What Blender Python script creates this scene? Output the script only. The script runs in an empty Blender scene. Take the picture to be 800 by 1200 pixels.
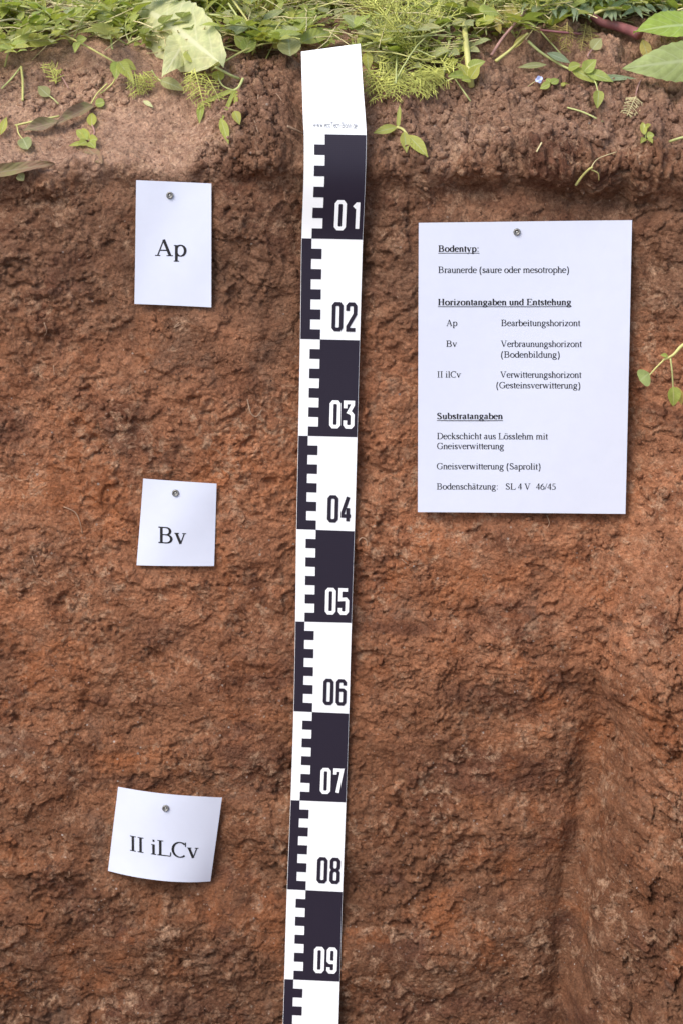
import bpy, bmesh, math, random
import numpy as np
from mathutils import Vector, Matrix
from mathutils.bvhtree import BVHTree

random.seed(7)
rng = np.random.RandomState(11)
SC = bpy.context.scene
COL = SC.collection
R = math.radians

# ------------------------------------------------------------------ camera
CAM_D, CAM_H, PITCH = 2.09, 0.50, 22.37
F_PX = 2550.0                                   # focal length in photo pixels (photo 800 x 1200)
cam = bpy.data.cameras.new('camera')
cam.sensor_fit = 'VERTICAL'; cam.sensor_height = 36.0; cam.lens = 36.0 * F_PX / 1200.0
cam.clip_start = 0.05; cam.clip_end = 500
cam.dof.use_dof = True; cam.dof.focus_distance = 2.15; cam.dof.aperture_fstop = 9.0
camo = bpy.data.objects.new('camera', cam); COL.objects.link(camo)
camo.location = (0, -CAM_D, CAM_H); camo.rotation_euler = (R(90 - PITCH), 0, 0)
SC.camera = camo

# ------------------------------------------------------------------ light
SUN_EL, SUN_AZ = 54.0, -42.0                    # sun stands high, in front of the face, to the left
world = bpy.data.worlds.new('World'); SC.world = world; world.use_nodes = True
wn = world.node_tree; wn.nodes.clear()
sky = wn.nodes.new('ShaderNodeTexSky'); sky.sky_type = 'NISHITA'; sky.sun_disc = False
bg = wn.nodes.new('ShaderNodeBackground'); wo = wn.nodes.new('ShaderNodeOutputWorld')
sd = Vector((math.sin(R(SUN_AZ)) * math.cos(R(SUN_EL)), -math.cos(R(SUN_AZ)) * math.cos(R(SUN_EL)), math.sin(R(SUN_EL))))
sky.sun_elevation = R(SUN_EL); sky.sun_rotation = math.atan2(sd.x, sd.y)
sky.air_density = 1.0; sky.dust_density = 3.0; sky.ozone_density = 1.0; sky.altitude = 300
wn.links.new(sky.outputs[0], bg.inputs[0]); wn.links.new(bg.outputs[0], wo.inputs[0])
bg.inputs[1].default_value = 0.138
sun = bpy.data.lights.new('sun', 'SUN'); sun.energy = 1.25; sun.angle = R(30); sun.color = (1.0, 0.97, 0.92)
suno = bpy.data.objects.new('sun', sun); COL.objects.link(suno)
suno.rotation_euler = (-sd).to_track_quat('-Z', 'Y').to_euler()
SC.view_settings.view_transform = 'Standard'; SC.view_settings.look = 'None'
SC.view_settings.exposure = 0.94; SC.view_settings.gamma = 1.0

# ------------------------------------------------------------------ object helpers
def tag(o, label=None, cat=None, group=None, kind=None):
    if label: o['label'] = label
    if cat: o['category'] = cat
    if group: o['group'] = group
    if kind: o['kind'] = kind
    return o

def empty(name, loc=(0, 0, 0), label=None, cat=None, group=None):
    o = bpy.data.objects.new(name, None); COL.objects.link(o)
    o.location = loc; o.empty_display_size = 0.01
    return tag(o, label, cat, group)

def link(name, me, mat, parent=None, smooth=True):
    if mat is not None and len(me.materials) == 0: me.materials.append(mat)
    o = bpy.data.objects.new(name, me); COL.objects.link(o)
    if parent is not None: o.parent = parent
    if smooth and len(me.polygons): me.polygons.foreach_set('use_smooth', [True] * len(me.polygons))
    return o

def sharp_rim(o, nface):
    """faces after nface are the thin rim: shade them flat and keep their edges hard"""
    me = o.data
    rim = set()
    for p in me.polygons[nface:]: p.use_smooth = False; rim.update(p.edge_keys)
    for e in me.edges:
        if tuple(sorted(e.vertices)) in rim: e.use_edge_sharp = True

class MB:
    """collects vertices, faces and uvs for one mesh"""
    def __init__(s): s.v = []; s.f = []; s.uv = []
    def add(s, vs, fs, uvs=None):
        b = len(s.v); s.v += [tuple(p) for p in vs]; s.f += [tuple(i + b for i in q) for q in fs]
        s.uv += (uvs if uvs else [(0.5, 0.5)] * len(vs))
    def mesh(s, name):
        me = bpy.data.meshes.new(name); me.from_pydata(s.v, [], s.f)
        if me.loops:
            l = me.uv_layers.new(name='UVMap')
            li = np.empty(len(me.loops), np.int32); me.loops.foreach_get('vertex_index', li)
            l.data.foreach_set('uv', np.array(s.uv, np.float32)[li].ravel())
        me.update(); return me
    def tube(s, pts, rads, n=6, cap=True):
        pts = [Vector(p) for p in pts]
        if not hasattr(rads, '__len__'): rads = [rads] * len(pts)
        vs = []; fs = []; uv = []
        up = Vector((0.123, 0.31, 0.94))
        for i, p in enumerate(pts):
            t = (pts[min(i + 1, len(pts) - 1)] - pts[max(i - 1, 0)]).normalized()
            a = t.cross(up)
            if a.length < 1e-4: a = t.cross(Vector((1, 0, 0)))
            a.normalize(); b = t.cross(a)
            for k in range(n):
                w = 2 * math.pi * k / n
                vs.append(p + (a * math.cos(w) + b * math.sin(w)) * rads[i]); uv.append((k / n, i / max(1, len(pts) - 1)))
        for i in range(len(pts) - 1):
            for k in range(n):
                fs.append((i * n + k, i * n + (k + 1) % n, (i + 1) * n + (k + 1) % n, (i + 1) * n + k))
        if cap:
            fs.append(tuple(range(n - 1, -1, -1))); fs.append(tuple(range((len(pts) - 1) * n, len(pts) * n)))
        s.add(vs, fs, uv)

def catmull(P, n=6):
    P = [Vector(p) for p in P]; out = []
    for i in range(len(P) - 1):
        a = P[max(i - 1, 0)]; b = P[i]; c = P[i + 1]; d = P[min(i + 2, len(P) - 1)]
        for k in range(n):
            t = k / n
            out.append(0.5 * ((2 * b) + (c - a) * t + (2 * a - 5 * b + 4 * c - d) * t * t + (3 * b - a - 3 * c + d) * t ** 3))
    out.append(P[-1]); return out

# ------------------------------------------------------------------ materials
def newmat(name):
    m = bpy.data.materials.new(name); m.use_nodes = True
    nt = m.node_tree; b = nt.nodes['Principled BSDF']
    return m, nt, b
def N(nt, t, **kw):
    n = nt.nodes.new(t)
    for k, v in kw.items(): setattr(n, k, v)
    return n
def noise(nt, vec, scale, detail=4, rough=0.55, dist=0.0):
    n = N(nt, 'ShaderNodeTexNoise'); n.inputs['Scale'].default_value = scale; n.inputs['Detail'].default_value = detail
    n.inputs['Roughness'].default_value = rough; n.inputs['Distortion'].default_value = dist
    nt.links.new(vec, n.inputs['Vector']); return n.outputs['Fac']
def ramp(nt, fac, stops, interp='LINEAR'):
    r = N(nt, 'ShaderNodeValToRGB'); r.color_ramp.interpolation = interp
    e = r.color_ramp.elements
    while len(e) < len(stops): e.new(0.5)
    for el, (p, c) in zip(e, stops):
        el.position = p; el.color = (c[0], c[1], c[2], 1) if hasattr(c, '__len__') else (c, c, c, 1)
    nt.links.new(fac, r.inputs[0]); return r.outputs[0]
def mix(nt, fac, a, b, mode='MIX'):
    m = N(nt, 'ShaderNodeMix', data_type='RGBA', blend_type=mode)
    for s, v in ((m.inputs[0], fac), (m.inputs[6], a), (m.inputs[7], b)):
        if hasattr(v, 'is_output') or hasattr(v, 'links'): nt.links.new(v, s)
        elif hasattr(v, '__len__'): s.default_value = (v[0], v[1], v[2], 1)
        else: s.default_value = v
    return m.outputs[2]
def mth(nt, op, a, b=None):
    m = N(nt, 'ShaderNodeMath', operation=op)
    for s, v in ((m.inputs[0], a), (m.inputs[1], b)):
        if v is None: continue
        if hasattr(v, 'links'): nt.links.new(v, s)
        else: s.default_value = v
    return m.outputs[0]

def soil_material():
    m, nt, b = newmat('soil')
    geo = N(nt, 'ShaderNodeNewGeometry'); P = geo.outputs['Position']
    sep = N(nt, 'ShaderNodeSeparateXYZ'); nt.links.new(P, sep.inputs[0])
    big = noise(nt, P, 5, 4, 0.6); med = noise(nt, P, 16, 6, 0.65, 0.4)
    # soil horizons by height, their borders wavy
    w = mth(nt, 'ADD', sep.outputs['Z'], mth(nt, 'MULTIPLY', mth(nt, 'SUBTRACT', big, 0.5), 0.22))
    w = mth(nt, 'ADD', w, mth(nt, 'MULTIPLY', mth(nt, 'SUBTRACT', med, 0.5), 0.10))
    f = mth(nt, 'DIVIDE', mth(nt, 'ADD', w, 1.05), 1.25)     # 0 at z=-1.05, 1 at z=0.2
    hz = ramp(nt, f, [(0.0, SOIL['deep']), (0.22, SOIL['deep']), (0.36, SOIL['sapro']), (0.50, SOIL['bv']), (0.66, SOIL['bv']),
                      (0.745, SOIL['ap']), (1.0, SOIL['ap'])])
    # pale dry crust on everything that lies open to the sky behind the lip, moister where the edge has crumbled
    yy = mth(nt, 'ADD', sep.outputs['Y'], mth(nt, 'MULTIPLY', mth(nt, 'SUBTRACT', med, 0.5), 0.05))
    moist = mth(nt, 'POWER', mth(nt, 'DIVIDE', mth(nt, 'ADD', sep.outputs['X'], 0.055), 0.075), 2.0)
    dryx = ramp(nt, mth(nt, 'ADD', moist, big), [(0.7, 0.25), (1.0, 0.9)])
    lft = ramp(nt, mth(nt, 'ADD', sep.outputs['X'], mth(nt, 'MULTIPLY', big, 0.1)), [(0.0, 1.0), (0.08, 0.62)])
    CRUST = mth(nt, 'MULTIPLY', mth(nt, 'MULTIPLY', ramp(nt, mth(nt, 'ADD', yy, 0.5), [(0.492, 0.0), (0.508, 1.0)]), dryx), lft)
    CRUST = mth(nt, 'MULTIPLY', CRUST, ramp(nt, mth(nt, 'ADD', sep.outputs['Z'], mth(nt, 'ADD', 0.5, mth(nt, 'MULTIPLY', mth(nt, 'SUBTRACT', med, 0.5), 0.03))), [(0.488, 0.0), (0.498, 1.0)]))
    # broad patches lying in flat lenses, dark and rusty
    st = N(nt, 'ShaderNodeVectorMath', operation='MULTIPLY'); nt.links.new(P, st.inputs[0]); st.inputs[1].default_value = (1.0, 1.0, 1.9)
    ln = noise(nt, st.outputs[0], 7.5, 6, 0.62, 0.9)
    hz = mix(nt, ramp(nt, ln, [(0.40, 0.0), (0.52, 0.0), (0.64, 0.62)]), hz, (0.125, 0.055, 0.037))
    l2 = noise(nt, st.outputs[0], 13, 5, 0.65, 1.2)
    hz = mix(nt, ramp(nt, l2, [(0.50, 0.0), (0.66, 0.55)]), hz, mix(nt, 1.0, hz, (1.5, 1.42, 1.34), 'MULTIPLY'))
    hz = mix(nt, CRUST, hz, SOIL['top'])
    # mottles
    c = mix(nt, ramp(nt, noise(nt, P, 34, 6, 0.7, 0.8), [(0.36, 0.0), (0.66, 1.0)]), mix(nt, 1.0, hz, (0.66, 0.60, 0.58), 'MULTIPLY'), mix(nt, 1.0, hz, (1.22, 1.22, 1.20), 'MULTIPLY'))
    warm = ramp(nt, noise(nt, P, 11, 5, 0.65, 0.6), [(0.52, 0.0), (0.72, 0.65)])
    c = mix(nt, mth(nt, 'MULTIPLY', warm, ramp(nt, f, [(0.66, 1.0), (0.8, 0.12)])), c, (0.42, 0.145, 0.055))
    pale = ramp(nt, noise(nt, P, 75, 6, 0.75, 0.5), [(0.50, 0.0), (0.64, 0.92)])
    pm = ramp(nt, noise(nt, P, 13, 5, 0.68, 0.8), [(0.44, 0.08), (0.60, 1.0)])
    c = mix(nt, mth(nt, 'MULTIPLY', pale, pm), c, (0.51, 0.315, 0.195))
    gry = ramp(nt, noise(nt, P, 19, 6, 0.7, 0.7), [(0.56, 0.0), (0.70, 0.55)])
    c = mix(nt, gry, c, (0.20, 0.125, 0.085))
    dk = ramp(nt, noise(nt, P, 110, 5, 0.75, 0.4), [(0.56, 0.0), (0.68, 0.75)])
    c = mix(nt, dk, c, (0.075, 0.038, 0.027))
    grain = noise(nt, P, 420, 3, 0.7)
    c = mix(nt, 1.0, c, ramp(nt, grain, [(0.25, 0.58), (0.75, 1.42)]), 'MULTIPLY')
    fp = ramp(nt, noise(nt, P, 170, 5, 0.75, 0.3), [(0.53, 0.0), (0.68, 0.62)])
    c = mix(nt, mth(nt, 'MULTIPLY', fp, ramp(nt, noise(nt, P, 14, 4, 0.6, 0.6), [(0.36, 0.2), (0.6, 1.0)])), c, mix(nt, 1.0, hz, (1.85, 2.05, 2.1), 'MULTIPLY'))
    fd = ramp(nt, noise(nt, P, 210, 5, 0.75, 0.3), [(0.54, 0.0), (0.68, 0.72)])
    c = mix(nt, mth(nt, 'MULTIPLY', fd, ramp(nt, noise(nt, P, 17, 4, 0.6, 0.6), [(0.36, 0.25), (0.6, 1.0)])), c, mix(nt, 1.0, hz, (0.36, 0.32, 0.32), 'MULTIPLY'))
    # mica and quartz specks, mostly low in the profile
    vo = N(nt, 'ShaderNodeTexVoronoi'); vo.inputs['Scale'].default_value = 330; nt.links.new(P, vo.inputs['Vector'])
    sc = N(nt, 'ShaderNodeSeparateColor'); nt.links.new(vo.outputs['Color'], sc.inputs[0])
    low = ramp(nt, f, [(0.0, 0.84), (0.45, 0.91), (0.7, 0.97), (1.0, 0.985)])
    isp = mth(nt, 'GREATER_THAN', sc.outputs[0], low)
    isp = mth(nt, 'MULTIPLY', isp, mth(nt, 'LESS_THAN', vo.outputs['Distance'], mth(nt, 'MULTIPLY', sc.outputs[1], 0.46)))
    isp = mth(nt, 'MULTIPLY', isp, ramp(nt, noise(nt, P, 22, 3, 0.6), [(0.40, 0.1), (0.62, 0.75)]))
    spk = ramp(nt, sc.outputs[2], [(0.0, (0.44, 0.36, 0.29)), (0.5, (0.38, 0.27, 0.19)), (0.74, (0.55, 0.50, 0.45)), (0.78, (0.06, 0.045, 0.04)), (1.0, (0.05, 0.04, 0.04))])
    c = mix(nt, isp, c, spk)
    nt.links.new(c, b.inputs['Base Color'])
    b.inputs['Roughness'].default_value = 0.95; b.inputs['Specular IOR Level'].default_value = 0.06
    h = mth(nt, 'ADD', mth(nt, 'MULTIPLY', noise(nt, P, 190, 8, 0.72), 1.0), mth(nt, 'MULTIPLY', noise(nt, P, 520, 3, 0.6), 0.35))
    v2 = N(nt, 'ShaderNodeTexVoronoi'); v2.inputs['Scale'].default_value = 260; nt.links.new(P, v2.inputs['Vector'])
    h = mth(nt, 'ADD', h, mth(nt, 'MULTIPLY', v2.outputs['Distance'], -0.35))
    bp = N(nt, 'ShaderNodeBump'); bp.inputs['Strength'].default_value = 1.0; bp.inputs['Distance'].default_value = 0.005
    nt.links.new(h, bp.inputs['Height']); nt.links.new(bp.outputs[0], b.inputs['Normal'])
    return m
SOIL = dict(deep=(0.172, 0.082, 0.046), sapro=(0.252, 0.115, 0.061), bv=(0.352, 0.158, 0.084), ap=(0.212, 0.110, 0.066), top=(0.49, 0.305, 0.205))

def leaf_material(name, col, vein, var=0.25, transl=0.38, rough=0.5, blotch=None, blot_amt=0.5):
    m, nt, b = newmat(name)
    uv = N(nt, 'ShaderNodeUVMap'); sp = N(nt, 'ShaderNodeSeparateXYZ'); nt.links.new(uv.outputs[0], sp.inputs[0])
    geo = N(nt, 'ShaderNodeNewGeometry'); oi = N(nt, 'ShaderNodeObjectInfo')
    nz = noise(nt, geo.outputs['Position'], 120, 4, 0.6)
    c = mix(nt, ramp(nt, nz, [(0.3, 0.0), (0.7, 1.0)]), [x * 0.8 for x in col], [x * 1.18 for x in col])
    warm = (col[0] * 1.5, col[1] * 1.12, col[2] * 0.9)
    c = mix(nt, mth(nt, 'MULTIPLY', oi.outputs['Random'], var * 2.4), c, warm)
    if blotch:
        c = mix(nt, ramp(nt, noise(nt, geo.outputs['Position'], 55, 5, 0.7, 0.5), [(0.42, 0.0), (0.62, blot_amt)]), c, blotch)
    mid = mth(nt, 'ABSOLUTE', mth(nt, 'SUBTRACT', sp.outputs[0], 0.5))
    mr = ramp(nt, mid, [(0.0, 1.0), (0.035, 0.75), (0.06, 0.0)])
    wv = mth(nt, 'SINE', mth(nt, 'MULTIPLY', mth(nt, 'SUBTRACT', sp.outputs[1], mth(nt, 'MULTIPLY', mid, 0.45)), 48.0))
    side = ramp(nt, wv, [(0.86, 0.0), (0.99, 0.42)])
    c = mix(nt, mth(nt, 'MAXIMUM', mr, side), c, vein)
    nt.links.new(c, b.inputs['Base Color']); b.inputs['Roughness'].default_value = rough
    b.inputs['Specular IOR Level'].default_value = 0.35
    bp = N(nt, 'ShaderNodeBump'); bp.inputs['Strength'].default_value = 0.4; bp.inputs['Distance'].default_value = 0.0008
    nt.links.new(mth(nt, 'ADD', mth(nt, 'MULTIPLY', wv, -0.4), mth(nt, 'MULTIPLY', nz, 0.8)), bp.inputs['Height']); nt.links.new(bp.outputs[0], b.inputs['Normal'])
    tr = N(nt, 'ShaderNodeBsdfTranslucent'); nt.links.new(mix(nt, 1.0, c, (1.25, 1.35, 0.7), 'MULTIPLY'), tr.inputs[0])
    ms = N(nt, 'ShaderNodeMixShader'); ms.inputs[0].default_value = transl
    nt.links.new(b.outputs[0], ms.inputs[1]); nt.links.new(tr.outputs[0], ms.inputs[2])
    nt.links.new(ms.outputs[0], nt.nodes['Material Output'].inputs[0])
    return m

def plain(name, col, rough=0.6, var=0.2, scale=150, metallic=0.0, spec=0.4, bump=0.0):
    m, nt, b = newmat(name)
    geo = N(nt, 'ShaderNodeNewGeometry')
    nz = noise(nt, geo.outputs['Position'], scale, 4, 0.6)
    c = mix(nt, ramp(nt, nz, [(0.3, 0.0), (0.7, 1.0)]), [x * (1 - var) for x in col], [min(1, x * (1 + var)) for x in col])
    nt.links.new(c, b.inputs['Base Color']); b.inputs['Roughness'].default_value = rough
    b.inputs['Metallic'].default_value = metallic; b.inputs['Specular IOR Level'].default_value = spec
    if bump:
        bp = N(nt, 'ShaderNodeBump'); bp.inputs['Strength'].default_value = 0.5; bp.inputs['Distance'].default_value = bump
        nt.links.new(nz, bp.inputs['Height']); nt.links.new(bp.outputs[0], b.inputs['Normal'])
    return m

def vinyl(name, col, rough):
    m, nt, b = newmat(name)
    geo = N(nt, 'ShaderNodeNewGeometry'); P = geo.outputs['Position']
    d = noise(nt, P, 45, 6, 0.7); sm = noise(nt, P, 240, 3, 0.6)
    dirt = mth(nt, 'MULTIPLY', ramp(nt, sm, [(0.70, 0.0), (0.80, 0.5)]), ramp(nt, d, [(0.5, 0.0), (0.7, 1.0)]))
    c = mix(nt, dirt, col, (0.33, 0.2, 0.13)); nt.links.new(c, b.inputs['Base Color'])
    b.inputs['Roughness'].default_value = rough; b.inputs['Specular IOR Level'].default_value = 0.28
    wx = N(nt, 'ShaderNodeTexWave', wave_type='BANDS', bands_direction='X'); wx.inputs['Scale'].default_value = 180; nt.links.new(P, wx.inputs[0])
    wz = N(nt, 'ShaderNodeTexWave', wave_type='BANDS', bands_direction='Z'); wz.inputs['Scale'].default_value = 180; nt.links.new(P, wz.inputs[0])
    bp = N(nt, 'ShaderNodeBump'); bp.inputs['Strength'].default_value = 0.10; bp.inputs['Distance'].default_value = 0.0002
    nt.links.new(mth(nt, 'ADD', wx.outputs['Fac'], wz.outputs['Fac']), bp.inputs['Height']); nt.links.new(bp.outputs[0], b.inputs['Normal'])
    return m

M = {}
M['soil'] = soil_material()
M['paper'] = plain('paper', (0.605, 0.63, 0.715), 0.75, 0.015, 60, spec=0.2, bump=0.0004)
M['ink'] = plain('ink', (0.018, 0.017, 0.018), 0.7, 0.2, 400, spec=0.2)
M['white_vinyl'] = vinyl('white_vinyl', (0.86, 0.86, 0.85), 0.42)
M['dark_vinyl'] = vinyl('dark_vinyl', (0.015, 0.010, 0.021), 0.5)
M['grey_print'] = plain('grey_print', (0.06, 0.06, 0.065), 0.6, 0.1, 200)
M['nail'] = plain('nail', (0.25, 0.24, 0.22), 0.5, 0.25, 300, metallic=0.8, bump=0.0003)
M['nail_hole'] = plain('nail_hole', (0.62, 0.62, 0.60), 0.3, 0.2, 300, metallic=0.9)
M['leaf_fresh'] = leaf_material('leaf_fresh', (0.345, 0.415, 0.095), (0.48, 0.50, 0.20))
M['leaf_mid'] = leaf_material('leaf_mid', (0.315, 0.370, 0.088), (0.38, 0.43, 0.18))
M['leaf_dull'] = leaf_material('leaf_dull', (0.33, 0.375, 0.165), (0.47, 0.50, 0.28), blotch=(0.30, 0.28, 0.12), blot_amt=0.35)
M['leaf_yellow'] = leaf_material('leaf_yellow', (0.46, 0.43, 0.13), (0.46, 0.44, 0.20), blotch=(0.42, 0.30, 0.10))
M['leaf_pale'] = leaf_material('leaf_pale', (0.60, 0.585, 0.29), (0.68, 0.66, 0.40), var=0.02, transl=0.25, rough=0.7, blotch=(0.36, 0.44, 0.20), blot_amt=0.4)
M['leaf_big'] = leaf_material('leaf_big', (0.33, 0.46, 0.085), (0.50, 0.60, 0.24), var=0.1, rough=0.42)
M['leaf_back'] = leaf_material('leaf_back', (0.36, 0.44, 0.165), (0.46, 0.52, 0.26), var=0.05, rough=0.6)
M['leaf_dry'] = leaf_material('leaf_dry', (0.20, 0.135, 0.09), (0.26, 0.20, 0.12), transl=0.1, rough=0.8, blotch=(0.20, 0.22, 0.07), blot_amt=0.6)
M['leaf_silver'] = leaf_material('leaf_silver', (0.27, 0.36, 0.21), (0.42, 0.50, 0.34), rough=0.55)
M['feather'] = plain('feather', (0.504, 0.506, 0.121), 0.6, 0.35, 60)
M['feather_brown'] = plain('feather_brown', (0.34, 0.27, 0.08), 0.7, 0.3, 60)
M['stem'] = plain('stem', (0.44, 0.46, 0.17), 0.55, 0.22, 80)
M['stem_yellow'] = plain('stem_yellow', (0.50, 0.47, 0.16), 0.5, 0.18, 70)
M['stem_red'] = plain('stem_red', (0.23, 0.085, 0.085), 0.45, 0.35, 60, bump=0.001)
M['stem_pink'] = plain('stem_pink', (0.42, 0.23, 0.19), 0.5, 0.2, 60)
M['straw'] = plain('straw', (0.62, 0.53, 0.27), 0.7, 0.3, 80)
M['root'] = plain('root', (0.36, 0.235, 0.15), 0.8, 0.25, 150)
M['petal'] = plain('petal', (0.50, 0.56, 0.85), 0.6, 0.1, 300)

# ------------------------------------------------------------------ terrain
def _h(ix, iy, seed, k):
    n = (ix.astype(np.int64) * 374761393 + iy.astype(np.int64) * 668265263 + seed * 1442695041 + k * 982451653) & 0x7fffffff
    n = ((n ^ (n >> 13)) * 1274126177) & 0x7fffffff
    n = ((n ^ (n >> 15)) * 2246822519) & 0x7fffffff
    return ((n ^ (n >> 14)) & 0xffff).astype(np.float32) / 65535.0

def perlin(x, y, seed):
    ix = np.floor(x); iy = np.floor(y); fx = (x - ix).astype(np.float32); fy = (y - iy).astype(np.float32)
    ix = ix.astype(np.int64); iy = iy.astype(np.int64)
    def g(a, b, dx, dy):
        t = _h(a, b, seed, 1) * 6.2831853
        return np.cos(t) * dx + np.sin(t) * dy
    u = fx * fx * fx * (fx * (fx * 6 - 15) + 10); v = fy * fy * fy * (fy * (fy * 6 - 15) + 10)
    a = g(ix, iy, fx, fy); b = g(ix + 1, iy, fx - 1, fy); c = g(ix, iy + 1, fx, fy - 1); d = g(ix + 1, iy + 1, fx - 1, fy - 1)
    return ((a + (b - a) * u) * (1 - v) + (c + (d - c) * u) * v) * 1.5

def fbm(x, y, seed, oc=4, gain=0.5):
    s = 0; a = 1.0
    for i in range(oc):
        s = s + a * perlin(x * 2.03 ** i + i * 7.3, y * 2.03 ** i - i * 3.1, seed + i * 17); a *= gain
    return s

def billow(x, y, seed, oc=3, gain=0.6):
    s = 0; a = 1.0
    for i in range(oc):
        s = s + a * np.abs(perlin(x * 2.07 ** i + i * 5.1, y * 2.07 ** i - i * 2.7, seed + i * 13)); a *= gain
    return s

def clod(x, y, seed, dens=1.0):
    ix = np.floor(x).astype(np.int64); iy = np.floor(y).astype(np.int64)
    out = np.zeros(x.shape, np.float32)
    for dx in (-1, 0, 1):
        for dy in (-1, 0, 1):
            cx = ix + dx; cy = iy + dy
            px = cx + 0.15 + 0.7 * _h(cx, cy, seed, 1) - x; py = cy + 0.15 + 0.7 * _h(cx, cy, seed, 2) - y
            rr = 0.42 + 0.5 * _h(cx, cy, seed, 3); hh = 0.25 + 0.75 * _h(cx, cy, seed, 4)
            th = _h(cx, cy, seed, 6) * 3.14159; k = 0.6 + 0.8 * _h(cx, cy, seed, 7)
            qx = px * np.cos(th) + py * np.sin(th); qy = (-px * np.sin(th) + py * np.cos(th)) / k
            d2 = (qx * qx + qy * qy) / (rr * rr)
            val = hh * np.sqrt(np.clip(1 - d2, 0, 1)) * (_h(cx, cy, seed, 5) < dens)
            out = np.maximum(out, val)
    return out

def facet(x, y, seed, tilt=0.8):
    ix = np.floor(x).astype(np.int64); iy = np.floor(y).astype(np.int64)
    best = np.full(x.shape, 9.0, np.float32); sec = np.full(x.shape, 9.0, np.float32); val = np.zeros(x.shape, np.float32)
    for dx in (-1, 0, 1):
        for dy in (-1, 0, 1):
            cx = ix + dx; cy = iy + dy
            px = x - (cx + _h(cx, cy, seed, 1)); py = y - (cy + _h(cx, cy, seed, 2))
            d = px * px + py * py
            v = (_h(cx, cy, seed, 3) - 0.5) + tilt * ((_h(cx, cy, seed, 4) - 0.5) * 2 * px + (_h(cx, cy, seed, 5) - 0.5) * 2 * py)
            nearer = d < best
            sec = np.where(nearer, best, np.minimum(sec, d))
            val = np.where(nearer, v, val); best = np.where(nearer, d, best)
    edge = np.sqrt(sec) - np.sqrt(best)
    return val, edge

def sst(a, b, x):
    t = np.clip((x - a) / (b - a), 0, 1); return t * t * (3 - 2 * t)

BATTER = 11.5
CAMP = Vector(camo.location)
CX = Vector((1, 0, 0)); CF = Vector((0, math.cos(R(PITCH)), -math.sin(R(PITCH)))); CU = Vector((0, math.sin(R(PITCH)), math.cos(R(PITCH))))
def raydir(px, py): return (CF + CX * ((px - 400) / F_PX) + CU * ((600 - py) / F_PX)).normalized()
WN = Vector((0, -math.cos(R(BATTER)), math.sin(R(BATTER))))      # outward normal of the face
WP = Vector((0, 0, 0))
def on_face(px, py, off):
    """point on the plane that lies `off` metres in front of the mean face"""
    d = raydir(px, py); t = ((WP + WN * off) - CAMP).dot(WN) / d.dot(WN)
    return CAMP + d * t
def face_xs(px, py):
    """x and distance down the face of the spot seen at (px, py)"""
    p = on_face(px, py, 0.0); return p.x, math.hypot(p.y, p.z)
PADS = [(face_xs(a, c), face_xs(b, d)) for a, b, c, d in ((158, 248, 228, 360), (160, 254, 561, 664), (125, 260, 924, 1037), (489, 740, 262, 602))]
# base profile: direction angle below horizontal, walked from the back of the field to the foot of the face
_vs = np.arange(-0.9, 1.9, 0.001)
_phi = 3.0 + (26.0 - 3.0) * sst(-0.25, -0.13, _vs) + (90 - BATTER - 26.0) * sst(-0.014, 0.006, _vs)
_y = np.concatenate([[0], np.cumsum(-np.cos(np.radians(_phi[:-1])) * 0.001)])
_z = np.concatenate([[0], np.cumsum(-np.sin(np.radians(_phi[:-1])) * 0.001)])
_i0 = int(np.argmin(np.abs(_vs))); _y -= _y[_i0]; _z -= _z[_i0]

def profile(v):
    """y, z and outward normal (ny, nz) of the base profile at arc position v"""
    y = np.interp(v, _vs, _y); z = np.interp(v, _vs, _z); p = np.radians(np.interp(v, _vs, _phi))
    back = np.minimum(v + 0.9, 0)                 # far field goes on at 3 degrees
    y = y - back * math.cos(R(3)); z = z - back * math.sin(R(3))
    return y, z, -np.sin(p), np.cos(p)

def corner(x, s):
    """how far the right-hand side of the pit comes forward"""
    xc = 0.325 - 0.065 * sst(0.15, 0.5, s) - 0.030 * sst(0.55, 0.85, s)
    xc = xc + 0.012 * fbm(s * 7, x * 2, 91, 2)
    t = (x - xc) / 0.011
    soft = 0.011 * np.where(t > 20, t, np.log1p(np.exp(np.minimum(t, 20))))
    k = 0.55 + 0.6 * sst(0.3, 0.6, s)
    step = 0.026 * sst(0.0, 0.022, x - xc - 0.006 * fbm(s * 40, x * 40, 94, 3)) * sst(0.25, 0.5, s)
    return step + k * np.minimum(soft, 0.14) + 1.6 * np.maximum(soft - 0.14, 0)

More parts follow.
